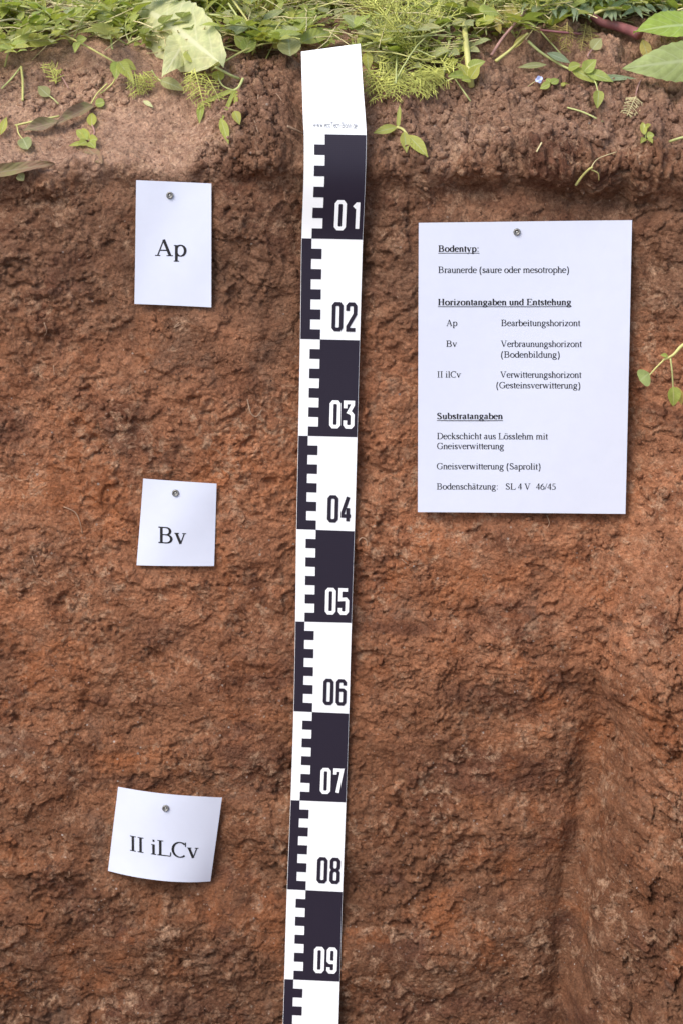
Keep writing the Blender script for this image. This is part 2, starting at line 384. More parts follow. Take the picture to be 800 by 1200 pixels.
def relief(x, s):
    """relief along the normal in metres: s>0 down the face, s<0 back over the top"""
    wx = x + 0.006 * fbm(x * 12, s * 12, 5, 2) + 0.0028 * fbm(x * 75, s * 75, 7, 2); ws = s + 0.005 * fbm(x * 12 + 9, s * 12, 6, 2) + 0.0028 * fbm(x * 75 + 5, s * 75, 8, 2)
    face = sst(-0.005, 0.02, s)
    lowm = sst(0.45, 0.75, s); apm = 1 - sst(0.22, 0.36, s)
    n1 = fbm(x * 5, s * 6, 21, 3); n2 = fbm(x * 7 + 3, s * 7, 22, 3); n3 = fbm(x * 10, s * 12, 23, 3)
    m1 = sst(0.0, 0.5, n1); m2 = sst(-0.25, 0.4, n2); m3 = sst(-0.1, 0.35, n3)
    d = 0.010 * fbm(x * 2.6, s * 3.0, 31, 3)
    right = sst(0.0, 0.05, x - (0.345 - 0.085 * sst(0.15, 0.55, s)))
    # ---- face
    f = 0.0040 * fbm(wx * 8, ws * 10, 32, 4) + 0.0016 * fbm(wx * 12, ws * 36, 33, 3)
    f = f + (0.0016 + 0.0085 * right) * clod(wx * 28, ws * 36, 41, 0.55) * np.maximum(m1, right)
    f = f + (0.0024 + 0.002 * right) * clod(wx * 64, ws * 80, 42, 0.6) * m2
    f = f + 0.0019 * clod(wx * 140, ws * 165, 43, 0.65) * (0.25 + 0.75 * m3)
    f = f + 0.0019 * clod(wx * 270, ws * 290, 44, 0.6) * (0.3 + 0.7 * m2)
    v1, e1 = facet(wx * 30, ws * 44, 51); v2, e2 = facet(wx * 88 + 2, ws * 115, 52)
    f = f + 0.0016 * v1 * (0.2 + 0.8 * np.maximum(m3, 0.6 * lowm)) + 0.0013 * v2 * (0.3 + 0.7 * m2)
    f = f + 0.0015 * fbm(wx * 48, ws * 66, 35, 5, 0.66) + 0.0034 * billow(wx * 55, ws * 72, 36, 4, 0.68) * (0.35 + 0.65 * np.maximum(m2, right))
    v5, e5 = facet(wx * 60, ws * 26, 54, 1.2); f = f + right * (0.008 * v5 + 0.007 * clod(wx * 48, ws * 42, 56, 0.7) + 0.006 * billow(wx * 50, ws * 50, 57, 4, 0.68) - 0.0025 * (1 - sst(0.0, 0.06, e5)) * sst(0.2, 0.5, fbm(x * 14, s * 10, 55, 2)))
    f = f - 0.0012 * (1 - sst(0.0, 0.07, e1)) * sst(0.15, 0.5, fbm(x * 8, s * 8, 53, 2))
    pit = sst(0.56, 0.80, fbm(wx * 26, ws * 34, 61, 4)); f = f - 0.006 * pit
    rg = 1 - np.abs(fbm(wx * 15, ws * 19, 62, 2)) * 3.6
    f = f - 0.0018 * sst(0.82, 0.99, rg) * sst(0.1, 0.45, fbm(x * 6, s * 5, 63, 2))
    sn = fbm(wx * 9 + 0.7 * ws, ws * 13 - wx * 3, 68, 4, 0.55)
    smear = sst(0.02, 0.16, sn) * (1 - right)
    scr = 0.0011 * billow(x * 170, s * 190, 38, 2) + 0.0007 * fbm(wx * 22 + ws * 9, ws * 150 - wx * 40, 69, 2) + 0.0012 * fbm(x * 20, s * 20, 70, 3)
    f = f * (1 - 0.72 * smear) + smear * (scr + 0.0022)
    f = f + 0.0024 * sst(0.30, 0.36, sn) + 0.0028 * billow(wx * 125, ws * 140, 37, 3, 0.7) * (1 - smear)
    por = sst(0.55, 0.85, fbm(x * 95, s * 105, 105, 2)) * sst(-0.1, 0.35, fbm(x * 9, s * 9, 106, 3)); f = f - 0.0045 * por * (1 - 0.6 * smear)
    f = f + 0.005 * sst(0.12, 0.2, fbm(wx * 19, ws * 23, 107, 4, 0.6)) * sst(0.0, 0.3, fbm(x * 7 + 3, s * 7, 108, 2))
    # rough broken ground of the weathered rock low down: oblique blocks
    v4, e4 = facet((wx + 0.5 * ws) * 13, (ws - 0.4 * wx) * 18, 66, 1.0)
    f = f + lowm * (0.009 * fbm(wx * 8 + ws * 3, ws * 13, 101, 2) - 0.006 * np.abs(fbm(wx * 5 - ws * 4, ws * 7 + wx * 2, 102, 2)))
    f = f + 0.006 * fbm(wx * 11 + 4, ws * 13 + 2, 103, 2) * sst(-0.2, 0.4, fbm(x * 3, s * 3, 104, 2))
    f = f + 0.0060 * v4 * lowm * sst(-0.3, 0.3, fbm(x * 4, s * 4, 67, 2))
    f = f + apm * 0.0045 * facet(wx * 42 + 1.5 * fbm(x * 9, s * 9, 98, 2), ws * 9, 99, 0.9)[0] * sst(-0.2, 0.3, fbm(x * 6, s * 6, 100, 2))
    f = f * (0.80 + 0.20 * right)
    # long vertical spade marks by the corner
    vm = np.exp(-((x - (0.272 - 0.040 * sst(0.4, 0.9, s) + 0.008 * fbm(s * 6, x * 0, 93, 2))) / 0.019) ** 2) * sst(0.40, 0.60, s)
    f = f * (1 - 0.65 * vm) + vm * 0.003 * fbm(x * 60, s * 5, 65, 3) - vm * 0.018
    for (qx0, qs0), (qx1, qs1) in PADS:             # scraped even where the notes are pinned
        pm = sst(-0.02, 0.01, x - qx0) * sst(-0.02, 0.01, qx1 - x) * sst(-0.02, 0.01, s - qs0) * sst(-0.02, 0.01, qs1 - s)
        f = f * (1 - 0.6 * pm) - 0.002 * pm
    # ---- top slope and field
    left = 1 - sst(-0.17, -0.10, x); cen = sst(-0.17, -0.11, x) * (1 - sst(-0.02, 0.02, x)); rt = sst(0.0, 0.05, x)
    g = 0.006 * fbm(wx * 8, ws * 9, 71, 3) + 0.0016 * fbm(x * 60, s * 60, 72, 4, 0.6)
    g = g + (0.0025 * left + 0.008 * cen + 0.009 * rt) * clod(wx * 30, ws * 34, 73, 0.6)
    g = g + (0.0014 * left + 0.009 * cen + 0.0085 * rt) * billow(wx * 45, ws * 48, 84, 4, 0.68)
    g = g + (0.0010 * left * m2 + 0.0022 * cen + 0.0012 * rt) * clod(wx * 72, ws * 76, 74, 0.85)
    g = g + (0.0006 * left + 0.0026 * cen + 0.0014 * rt) * clod(wx * 150, ws * 150, 75, 0.85)
    v3, e3 = facet(wx * 40, ws * 48, 76)
    g = g + (0.0015 * left + 0.0070 * (1 - left)) * v3 + 0.0012 * fbm(x * 230, s * 230, 77, 2, 0.6)
    g = g - 0.005 * left * sst(0.75, 0.97, 1 - np.abs(fbm(wx * 12, ws * 12, 78, 2)) * 3.5) * sst(0.0, 0.4, fbm(x * 9, s * 9, 79, 2))
    g = g + 0.016 * rt * clod(wx * 15, ws * 19, 85, 0.55) * sst(-0.14, -0.05, s) + 0.006 * rt * facet(wx * 22, ws * 30, 86, 1.0)[0]
    back = sst(0.10, 0.2, -s); g = g + back * (0.012 * clod(wx * 24, ws * 24, 80, 0.6) + 0.02 * fbm(x * 5, s * 5, 81, 2))
    d = d + f * face + g * (1 - face)
    # crumbly lip that hangs over a shallow undercut, broken open beside the tape
    lipn = 0.5 + 0.8 * fbm(x * 9, s * 3, 82, 3); off = 0.010 * fbm(x * 11, x * 0 + 3.3, 83, 3)
    brk = 1 - 0.75 * np.exp(-((x + 0.075) / 0.05) ** 2)
    d = d + 0.007 * np.clip(lipn + 0.4, 0, 1.4) * (0.5 + 1.0 * billow(x * 40, s * 40, 97, 2)) * np.exp(-((s + 0.006 + off) / 0.014) ** 2) * brk
    d = d - (0.009 + 0.009 * sst(0.03, 0.08, x)) * np.clip(lipn + 0.35, 0.1, 1.3) * np.exp(-((s - 0.026 + off) / 0.016) ** 2) * brk
    # the face is hollowed a little behind and beside the tape
    tape_x = -0.012 - 0.05 * s
    d = d - 0.016 * np.exp(-((x - tape_x - 0.01) / 0.055) ** 2) * sst(0.0, 0.08, s) * (1 - 0.6 * sst(0.25, 0.6, s))
    # hump of crumbs left of the tape head
    d = d + 0.016 * np.exp(-((x + 0.075) / 0.045) ** 2 - ((s + 0.055) / 0.06) ** 2)
    flat = np.exp(-((x - tape_x) / 0.036) ** 4) * sst(0.06, -0.01, s)
    d = d * (1 - flat) + flat * np.clip(d, -0.03, 0.004)
    return d

def surface(x, s):
    v = s + (0.016 * fbm(x * 7, x * 0 + 1.7, 95, 3) + 0.006 * fbm(x * 34, s * 12, 96, 3)) * np.exp(-(s / 0.06) ** 2)
    y, z, ny, nz = profile(v)
    d = relief(x, s)
    return x, y + ny * d - corner(x, s), z + nz * d

def axis(segs):
    out = []
    for a, b, st0, st1 in segs:
        p = a
        while p < b - 1e-9:
            out.append(p); p += st0 + (st1 - st0) * (p - a) / (b - a)
    out.append(segs[-1][1]); return np.array(out)

XS = axis([(-30, -2, 4, 0.5), (-2, -0.5, 0.25, 0.01), (-0.5, -0.40, 0.008, 0.00135), (-0.40, 0.41, 0.00135, 0.00135), (0.41, 0.52, 0.00135, 0.01), (0.52, 1.6, 0.01, 0.1)])
VS_WALL = axis([(0.0, 1.06, 0.00135, 0.00135), (1.06, 1.2, 0.002, 0.02), (1.2, 1.62, 0.03, 0.05)])
VS_TOP = axis([(-40, -3, 5, 0.5), (-3, -0.75, 0.3, 0.01), (-0.75, -0.30, 0.008, 0.0022), (-0.30, 0.0, 0.0019, 0.00135)])

def sheet(name, xs, vs):
    X, V = np.meshgrid(xs, vs)
    x, y, z = surface(X.ravel(), V.ravel())
    co = np.stack([x, y, z], 1).astype(np.float32)
    nu, nv = len(xs), len(vs)
    i = (np.arange(nv - 1)[:, None] * nu + np.arange(nu - 1)[None, :]).ravel()
    q = np.stack([i, i + nu, i + nu + 1, i + 1], 1).astype(np.int32)
    me = bpy.data.meshes.new(name)
    me.vertices.add(len(co)); me.vertices.foreach_set('co', co.ravel())
    me.loops.add(q.size); me.loops.foreach_set('vertex_index', q.ravel())
    me.polygons.add(len(q)); me.polygons.foreach_set('loop_start', np.arange(0, q.size, 4, dtype=np.int32))
    me.update(calc_edges=True)
    o = link(name, me, M['soil']); tag(o, kind='structure')
    return co.reshape(nv, nu, 3)

cw = sheet('soil_wall', XS, VS_WALL)
ct = sheet('ground', XS, VS_TOP)

# pit floor
pf = MB(); n = 40
for j in range(n + 1):
    for i in range(n + 1):
        pf.v.append((-8 + 10 * i / n, -4 + 4.2 * j / n, -1.53 + 0.02 * math.sin(i * 1.7) * math.cos(j * 2.3))); pf.uv.append((0, 0))
for j in range(n):
    for i in range(n): pf.f.append((j * (n + 1) + i, j * (n + 1) + i + 1, (j + 1) * (n + 1) + i + 1, (j + 1) * (n + 1) + i))
tag(link('pit_floor', pf.mesh('pit_floor'), M['soil']), kind='structure')

# coarse copy of the surface to set things down on
def coarse(c, vs):
    ui = np.where((XS > -0.6) & (XS < 0.6))[0][::3]; vi = np.where((vs > -1.5) & (vs < 1.2))[0][::3]
    return c[np.ix_(vi, ui)]
allv = []; allf = []
for c, vs in ((ct, VS_TOP), (cw, VS_WALL)):
    g = coarse(c, vs); b = len(allv); h, w = g.shape[:2]
    allv += [tuple(p) for p in g.reshape(-1, 3).tolist()]
    idx = (np.arange(h - 1)[:, None] * w + np.arange(w - 1)[None, :]).ravel() + b
    allf += np.stack([idx, idx + w, idx + w + 1, idx + 1], 1).tolist()
BV = BVHTree.FromPolygons(allv, allf)
def at(px, py, lift=0.0):
    """the spot of the soil seen at (px, py) of the photograph, lifted off it towards the viewer"""
    d = raydir(px, py); hit = BV.ray_cast(CAMP, d)
    if hit[0] is None:
        t = (0.1 - CAMP.z) / d.z if d.z < -0.02 else 3.5
        return CAMP + d * (t - lift)
    return hit[0] - d * lift
A0 = at
def settle(p):
    """drop a point onto the ground below it"""
    hit = BV.ray_cast(Vector((p.x, p.y, 1.0)), Vector((0, 0, -1)))
    return hit[0] if hit[0] else p

# ------------------------------------------------------------------ lettering
def ribbon2d(pts, w, closed=False):
    """quads of a stroke with mitred joints; w one width or one per point"""
    n = len(pts); ws = w if hasattr(w, '__len__') else [w] * n
    L = []; Rr = []
    for i in range(n):
        p = pts[i]; a = pts[i - 1] if (i > 0 or closed) else None; b = pts[(i + 1) % n] if (i < n - 1 or closed) else None
        def nrm(u, v):
            dx, dy = v[0] - u[0], v[1] - u[1]; l = math.hypot(dx, dy) or 1e-9; return (-dy / l, dx / l)
        if a is None: m = nrm(p, b); k = 1
        elif b is None: m = nrm(a, p); k = 1
        else:
            n1 = nrm(a, p); n2 = nrm(p, b); m = (n1[0] + n2[0], n1[1] + n2[1]); l = math.hypot(*m) or 1e-9; m = (m[0] / l, m[1] / l)
            k = 1 / max(0.5, m[0] * n1[0] + m[1] * n1[1])
        h = ws[i] / 2 * k
        L.append((p[0] + m[0] * h, p[1] + m[1] * h)); Rr.append((p[0] - m[0] * h, p[1] - m[1] * h))
    return [(L[i], L[(i + 1) % n], Rr[(i + 1) % n], Rr[i]) for i in range(n if closed else n - 1)]

def glyphs():
    G = {}
    V = lambda x, a=0, b=662: ('V', x, a, b)
    H = lambda a, b, y: ('H', a, b, y)
    L = lambda a, b, c, d, w: ('L', a, b, c, d, w)
    A = lambda cx, cy, rx, ry, a, b: ('A', cx, cy, rx, ry, a, b)
    S = lambda a, b, y: ('S', a, b, y)
    D = lambda x, y: ('D', x, y)
    G['A'] = (722, [L(120, 20, 350, 660, 't'), L(345, 660, 590, 15, 'T'), H(210, 500, 225), S(15, 220, 12), S(455, 705, 12)])
    G['B'] = (667, [V(150), H(30, 340, 648), H(30, 360, 14), H(150, 350, 350), A(340, 499, 165, 149, -90, 90), A(350, 182, 205, 168, -90, 90)])
    G['C'] = (667, [A(370, 331, 300, 325, 48, 312), L(605, 470, 605, 665, 't')])
    G['D'] = (722, [V(150), H(30, 330, 648), H(30, 330, 14), A(320, 331, 325, 317, -90, 90)])
    G['E'] = (611, [V(150), H(30, 560, 646), H(30, 585, 16), H(150, 420, 345), L(562, 510, 562, 655, 't'), L(592, 20, 602, 170, 't'), L(425, 265, 425, 425, 't')])
    G['G'] = (722, [A(370, 331, 300, 325, 48, 318), L(608, 470, 608, 665, 't'), V(592, 60, 290), S(470, 695, 290)])
    G['H'] = (722, [V(150), V(570), H(150, 570, 345), S(30, 270, 648), S(30, 270, 14), S(450, 690, 648), S(450, 690, 14)])
    G['I'] = (333, [V(166), S(40, 292, 648), S(40, 292, 14)])
    G['L'] = (611, [V(150), S(30, 280, 648), H(30, 575, 16), L(580, 20, 598, 185, 't')])
    G['S'] = (556, [A(270, 500, 165, 150, 25, 250), A(285, 170, 175, 158, 80, -155), L(175, 425, 405, 265, 'T'), L(430, 500, 430, 660, 't'), L(80, 170, 75, 10, 't')])
    G['T'] = (611, [V(305), H(30, 580, 646)])
    G['V'] = (722, [L(120, 648, 370, 5, 'T'), L(370, 10, 590, 648, 't'), S(15, 240, 648), S(480, 705, 648)])
    G['a'] = (444, [V(310, 50, 320), A(210, 325, 105, 115, 0, 165), A(185, 120, 125, 112, 60, 320), L(205, 215, 310, 275, 't'), L(310, 45, 430, 30, 't')])
    G['b'] = (500, [V(110, 10, 675), S(20, 110, 660), A(265, 225, 180, 215, -160, 160)])
    G['c'] = (444, [A(240, 225, 190, 218, 42, 318), D(380, 340)])
    G['d'] = (500, [A(235, 225, 180, 215, 20, 340), V(390, 0, 675), S(300, 390, 660), S(390, 490, 14)])
    G['e'] = (444, [A(230, 225, 185, 218, 8, 318), H(50, 410, 262)])
    G['g'] = (500, [A(235, 310, 140, 140, 0, 360), A(240, -100, 185, 105, 0, 360), L(140, 190, 95, 75, 't'), L(95, 75, 360, 15, 'T'), L(350, 415, 475, 430, 't')])
    G['h'] = (500, [V(110, 0, 675), S(20, 110, 660), S(10, 210, 14), A(255, 300, 130, 145, 0, 150), V(385, 0, 300), S(290, 490, 14)])
    G['i'] = (278, [V(140, 0, 445), S(40, 140, 432), S(30, 255, 14), D(140, 610)])
    G['k'] = (500, [V(110, 0, 675), S(20, 110, 660), S(10, 210, 14), L(110, 190, 360, 435, 't'), L(205, 270, 410, 10, 'T'), S(270, 440, 438), S(300, 500, 14)])
    G['l'] = (278, [V(140, 0, 675), S(30, 140, 660), S(30, 255, 14)])
    G['m'] = (778, [V(110, 0, 445), S(20, 110, 432), A(255, 300, 125, 145, 0, 150), V(380, 0, 300), A(525, 300, 125, 145, 0, 150), V(650, 0, 300), S(20, 205, 14), S(290, 475, 14), S(560, 755, 14)])
    G['n'] = (500, [V(110, 0, 445), S(20, 110, 432), S(10, 210, 14), A(255, 300, 130, 145, 0, 150), V(385, 0, 300), S(290, 490, 14)])
    G['o'] = (500, [A(250, 225, 195, 218, 0, 360)])
    G['p'] = (500, [V(110, -210, 445), S(15, 110, 432), S(10, 215, -203), A(270, 225, 180, 218, -155, 155)])
    G['r'] = (333, [V(110, 0, 445), S(15, 110, 432), S(10, 225, 14), A(225, 320, 110, 118, 55, 160), D(300, 400)])
    G['s'] = (389, [A(190, 335, 110, 105, 30, 250), A(195, 118, 125, 106, 80, -150), L(125, 290, 270, 175, 'T'), L(305, 330, 305, 440, 't'), L(62, 120, 58, 10, 't')])
    G['t'] = (278, [V(130, 60, 570), H(20, 270, 438), A(205, 80, 75, 72, 180, 300)])
    G['u'] = (500, [V(110, 140, 445), A(240, 150, 130, 140, 180, 335), V(385, 0, 445), S(15, 110, 432), S(295, 385, 432), S(385, 490, 16)])
    G['v'] = (500, [L(90, 435, 260, 5, 'T'), L(260, 10, 410, 435, 't'), S(15, 190, 438), S(330, 485, 438)])
    G['w'] = (722, [L(80, 435, 230, 5, 'T'), L(230, 10, 365, 430, 't'), L(350, 435, 500, 5, 'T'), L(500, 10, 640, 435, 't'), S(15, 180, 438), S(285, 440, 438), S(560, 705, 438)])
    G['y'] = (500, [L(90, 435, 260, 5, 'T'), L(410, 435, 185, -190, 't'), S(15, 190, 438), S(330, 485, 438), D(120, -175)])
    G['z'] = (444, [H(50, 405, 426), H(40, 410, 20), L(365, 425, 75, 20, 'T')])
    G['\u00f6'] = (500, G['o'][1] + [D(160, 600), D(340, 600)])
    G['\u00e4'] = (444, G['a'][1] + [D(130, 600), D(300, 600)])
    G['('] = (333, [A(420, 225, 330, 560, 128, 232)])
    G[')'] = (333, [A(-90, 225, 330, 560, -52, 52)])
    G['/'] = (278, [L(10, -10, 268, 675, 't')])
    G[':'] = (278, [D(140, 45), D(140, 400)])
    G['.'] = (250, [D(125, 45)])
    G['-'] = (333, [H(40, 290, 240)])
    G['4'] = (500, [L(335, 655, 45, 185, 't'), H(35, 475, 190), V(345, 0, 665)])
    G['5'] = (500, [H(155, 430, 635), L(160, 640, 120, 400, 't'), A(205, 205, 205, 200, 118, -140)])
    G['6'] = (500, [A(252, 208, 185, 200, 0, 360), A(470, 190, 405, 470, 178, 105)])
    return G
GLY = glyphs()

def layout(text, bold=False, sans=False):
    """list of 2D quads in em units, and the advance"""
    T, t = (155, 58) if bold else (108, 48)
    if sans: T = t = 70
    quads = []; x0 = 0
    for ch in text:
        if ch == ' ': x0 += 250; continue
        adv, prims = GLY[ch]
        for p in prims:
            k = p[0]
            if k == 'S' and sans: continue
            if k == 'V': pts, w = [(p[1], p[2]), (p[1], p[3])], T
            elif k == 'H': pts, w = [(p[1], p[3]), (p[2], p[3])], t
            elif k == 'S': pts, w = [(p[1], p[3]), (p[2], p[3])], t * 0.8
            elif k == 'L': pts, w = [(p[1], p[2]), (p[3], p[4])], (T if p[5] == 'T' else t)
            elif k == 'D': pts, w = [(p[1] - 42, p[2]), (p[1] + 42, p[2])], 92 if not bold else 115
            else:
                _, cx, cy, rx, ry, a, b = p; n = max(6, int(abs(b - a) / 18))
                pts = []; w = []
                for i in range(n + 1):
                    g = R(a + (b - a) * i / n); pts.append((cx + rx * math.cos(g), cy + ry * math.sin(g)))
                    tx, ty = -rx * math.sin(g), ry * math.cos(g); c = abs(ty) / math.hypot(tx, ty)
                    w.append(t + (T - t) * c ** 1.4)
            for q in ribbon2d(pts, w): quads.append([((x + x0) / 1000.0, y / 1000.0) for x, y in q])
        x0 += adv * (1.06 if bold else 1.0)
    return quads, x0 / 1000.0

# ------------------------------------------------------------------ notes pinned to the face
def make_note(name, corners, offs, label, cat, texts, pin, bow, curl_bottom=0.0, nail_label='', seed=0):
    need = 0.0                                       # lay the sheet just clear of the lumps behind it
    for j in range(21):
        for i in range(17):
            a, b = i / 16, j / 20
            qx = (corners[0][0] * (1 - a) + corners[1][0] * a) * (1 - b) + (corners[3][0] * (1 - a) + corners[2][0] * a) * b
            qy = (corners[0][1] * (1 - a) + corners[1][1] * a) * (1 - b) + (corners[3][1] * (1 - a) + corners[2][1] * a) * b
            o = (offs[0] * (1 - a) + offs[1] * a) * (1 - b) + (offs[3] * (1 - a) + offs[2] * a) * b
            need = max(need, (A0(qx, qy) - WP).dot(WN) - (o - 0.012) + max(0.0, bow) * 1.0 + max(0.0, -bow) * 0.3 + 0.0012)
    C3 = [on_face(px, py, o - 0.012 + need) for (px, py), o in zip(corners, offs)]       # tl, tr, br, bl
    n = (C3[1] - C3[0]).cross(C3[3] - C3[0]).normalized()
    if n.dot(WN) < 0: n = -n
    def S(a, b, lift=0.0):
        p = (C3[0] * (1 - a) + C3[1] * a) * (1 - b) + (C3[3] * (1 - a) + C3[2] * a) * b
        h = bow * (4 * a * (1 - a) - 1) * (0.4 + 0.6 * b) + 0.0016 * math.sin(a * 5 + seed) * math.sin(b * 4.2 + 1 + seed)
        h += curl_bottom * max(0, b - 0.55) ** 2 * (4 * (a - 0.5) ** 2)
        return p + n * (h + lift)
    base = S(0.5, 0.5)
    root = empty(name, base, label, cat)
    b = MB(); nx, ny = 16, 20; th = 0.00028
    for side in (0, 1):
        for j in range(ny + 1):
            for i in range(nx + 1): b.v.append(tuple(S(i / nx, j / ny, -th * side) - base)); b.uv.append((i / nx, j / ny))
    o1 = (nx + 1) * (ny + 1)
    for j in range(ny):
        for i in range(nx):
            k = j * (nx + 1) + i; q = (k, k + nx + 1, k + nx + 2, k + 1)
            b.f.append(q); b.f.append(tuple(o1 + v for v in reversed(q)))
    rim = [i for i in range(nx + 1)] + [j * (nx + 1) + nx for j in range(1, ny + 1)] + [ny * (nx + 1) + i for i in range(nx - 1, -1, -1)] + [j * (nx + 1) for j in range(ny - 1, 0, -1)]
    for i in range(len(rim)):
        a, c = rim[i], rim[(i + 1) % len(rim)]; b.f.append((a, c, c + o1, a + o1))
    so = link('sheet', b.mesh('sheet'), M['paper'], root); sharp_rim(so, 2 * nx * ny)
    # photo pixel -> sheet coordinate (Newton on the bilinear patch)
    def inv(px, py):
        a = b_ = 0.5
        for _ in range(8):
            x = (corners[0][0] * (1 - a) + corners[1][0] * a) * (1 - b_) + (corners[3][0] * (1 - a) + corners[2][0] * a) * b_ - px
            y = (corners[0][1] * (1 - a) + corners[1][1] * a) * (1 - b_) + (corners[3][1] * (1 - a) + corners[2][1] * a) * b_ - py
            xa = (corners[1][0] - corners[0][0]) * (1 - b_) + (corners[2][0] - corners[3][0]) * b_
            ya = (corners[1][1] - corners[0][1]) * (1 - b_) + (corners[2][1] - corners[3][1]) * b_
            xb = (corners[3][0] - corners[0][0]) * (1 - a) + (corners[2][0] - corners[1][0]) * a
            yb = (corners[3][1] - corners[0][1]) * (1 - a) + (corners[2][1] - corners[1][1]) * a
            det = xa * yb - xb * ya; a -= (x * yb - xb * y) / det; b_ -= (xa * y - x * ya) / det
        return a, b_
    for (txt, x0, x1, y0, y1, size, bold, under) in texts:
        quads, adv = layout(txt, bold); mb = MB()
        if under:
            quads.append([(0, -0.12), (adv, -0.12), (adv, -0.185), (0, -0.185)])
        kx = (x1 - x0) / adv
        for i, q in enumerate(quads):
            vs = []
            for (u, v) in q:
                px = x0 + u * kx; py = y0 + (y1 - y0) * u / adv - v * size
                vs.append(S(*inv(px, py), 0.00022 + 0.000002 * (i % 40)) - base)
            mb.add(vs, [(0, 1, 2, 3)])
        link('printed_line', mb.mesh('printed_line'), M['ink'], root, smooth=False)
    # nail: a cupped round head on a shank driven into the soil
    a, c = inv(*pin); p = S(a, c, 0.0)
    nr = empty('nail', p, nail_label, 'nail')
    q = n.to_track_quat('Z', 'Y'); nr.rotation_euler = q.to_euler()
    hb = MB(); prof = [(0.0, 0.0010), (0.0014, 0.0010), (0.0018, 0.0016), (0.0023, 0.0022), (0.0030, 0.0021), (0.0035, 0.0013), (0.0035, 0.0003), (0.0, 0.0003)]; k = 20
    vs = []; fs = []
    for r_, z_ in prof:
        for i in range(k): vs.append((r_ * math.cos(2 * math.pi * i / k), r_ * math.sin(2 * math.pi * i / k), z_))
    for j in range(len(prof) - 1):
        for i in range(k): fs.append((j * k + i, j * k + (i + 1) % k, (j + 1) * k + (i + 1) % k, (j + 1) * k + i))
    hb.add(vs, fs); link('nail_head', hb.mesh('nail_head'), M['nail'], nr)
    sb = MB(); sb.tube([(0, 0, 0.0011), (0, 0, -0.02), (0, 0, -0.05)], [0.0011, 0.0011, 0.0003], 10); link('shank', sb.mesh('shank'), M['nail_hole'], nr)
    return root

make_note('note', [(160, 211), (248, 215), (248, 360), (158, 356)], [0.016, 0.014, 0.017, 0.018],
          'tall white paper note printed Ap, top one on the left', 'paper note',
          [('Ap', 181.5, 219, 299.3, 300, 29, False, False)], (199.4, 228.7), -0.002, nail_label='grey round nail head pinning the Ap note', seed=1)
make_note('note', [(168, 561), (254, 567), (251, 664), (160, 663)], [0.014, 0.013, 0.016, 0.018],
          'nearly square white paper note printed Bv, middle of the left side', 'paper note',
          [('Bv', 185, 219, 636.0, 637.6, 28.5, False, False)], (206, 577.5), 0.0045, nail_label='pale round nail head pinning the Bv note', seed=2)
make_note('note', [(138, 924), (260, 937), (246, 1038), (125, 1026)], [0.012, 0.012, 0.016, 0.018],
          'tilted white paper note printed II iLCv with its bottom edge curling', 'paper note',
          [('II iLCv', 151, 233, 998.3, 1007.6, 27, False, False)], (194.5, 946.5), 0.017, curl_bottom=0.0, nail_label='dark grey round nail head pinning the II iLCv note', seed=3)
E = 11.0
make_note('information_sheet', [(490, 261), (740, 258), (732, 602), (489, 600)], [0.012, 0.012, 0.017, 0.016],
          'large white sheet of printed German text headed Bodentyp, pinned right of the tape', 'paper sheet', [
    ('Bodentyp:', 512.8, 561, 294.2, 294.2, E, True, True),
    ('Braunerde (saure oder mesotrophe)', 512.6, 666.5, 318.6, 318.6, E, False, False),
    ('Horizontangaben und Entstehung', 512.4, 669, 356, 356, E, True, True),
    ('Ap', 522, 535.2, 380.2, 380.2, E, False, False), ('Bearbeitungshorizont', 586.3, 679.3, 380.2, 380.2, E, False, False),
    ('Bv', 522, 535, 404.5, 404.5, E, False, False), ('Verbraunungshorizont', 586, 681, 404.5, 404.5, E, False, False),
    ('(Bodenbildung)', 586, 655.5, 417, 417, E, False, False),
    ('II ilCv', 511.5, 539.5, 440.5, 440.5, E, False, False), ('Verwitterungshorizont', 585.3, 680.5, 440.5, 440.5, E, False, False),
    ('(Gesteinsverwitterung)', 580.5, 679.5, 453, 453, E, False, False),
    ('Substratangaben', 511.3, 588.8, 489.5, 489.5, E, True, True),
    ('Deckschicht aus L\u00f6sslehm mit', 511.3, 641.2, 513.2, 513.2, E, False, False),
    ('Gneisverwitterung', 511.3, 590, 525, 525, E, False, False),
    ('Gneisverwitterung (Saprolit)', 511, 633, 549, 549, E, False, False),
    ('Bodensch\u00e4tzung:', 511, 583.5, 573, 573, E, False, False), ('SL 4 V', 591.5, 621, 573, 573, E, False, False), ('46/45', 627, 650.8, 573, 573, E, False, False)],
    (605, 271.5), -0.001, nail_label='round nail head pinning the large printed sheet', seed=4)

# ------------------------------------------------------------------ measuring tape
ROWS = [  # position along the tape in dm, left edge px, right edge px, distance in front of the mean face
    (-0.98, (353.0, 60.0), (422.0, 50.6)), (-0.5, (354.3, 109), (425.3, 103.5)), (-0.12, (355.5, 145), (428.4, 145)), (0.0, (356.2, 157), (429.0, 158.5)), (0.4, (356.0, 206), (428.0, 207.5)),
    (1.0, (353.4, 279.0), (424.9, 280.6)), (2.0, (351.7, 397.0), (421.4, 398.7)), (3.0, (349.5, 510.4), (418.4, 512.1)),
    (4.0, (347.3, 619.8), (415.3, 622.4)), (5.0, (346.0, 728.0), (411.8, 729.7)), (6.0, (344.0, 833.2), (408.8, 836.0)),
    (7.0, (340.6, 937.3), (405.3, 940.0)), (8.0, (336.4, 1041.8), (401.4, 1045.0)), (9.0, (333.2, 1147.0), (398.0, 1150.0)), (10.0, (330.0, 1251.0), (395.0, 1254.0)), (11.0, (327.0, 1355.0), (392.0, 1358.0))]
TAPE_OFF = [None, None, None, 0.0185, 0.022, 0.016, 0.014, 0.013, 0.012, 0.012, 0.012, 0.012, 0.013, 0.014, 0.014, 0.014]
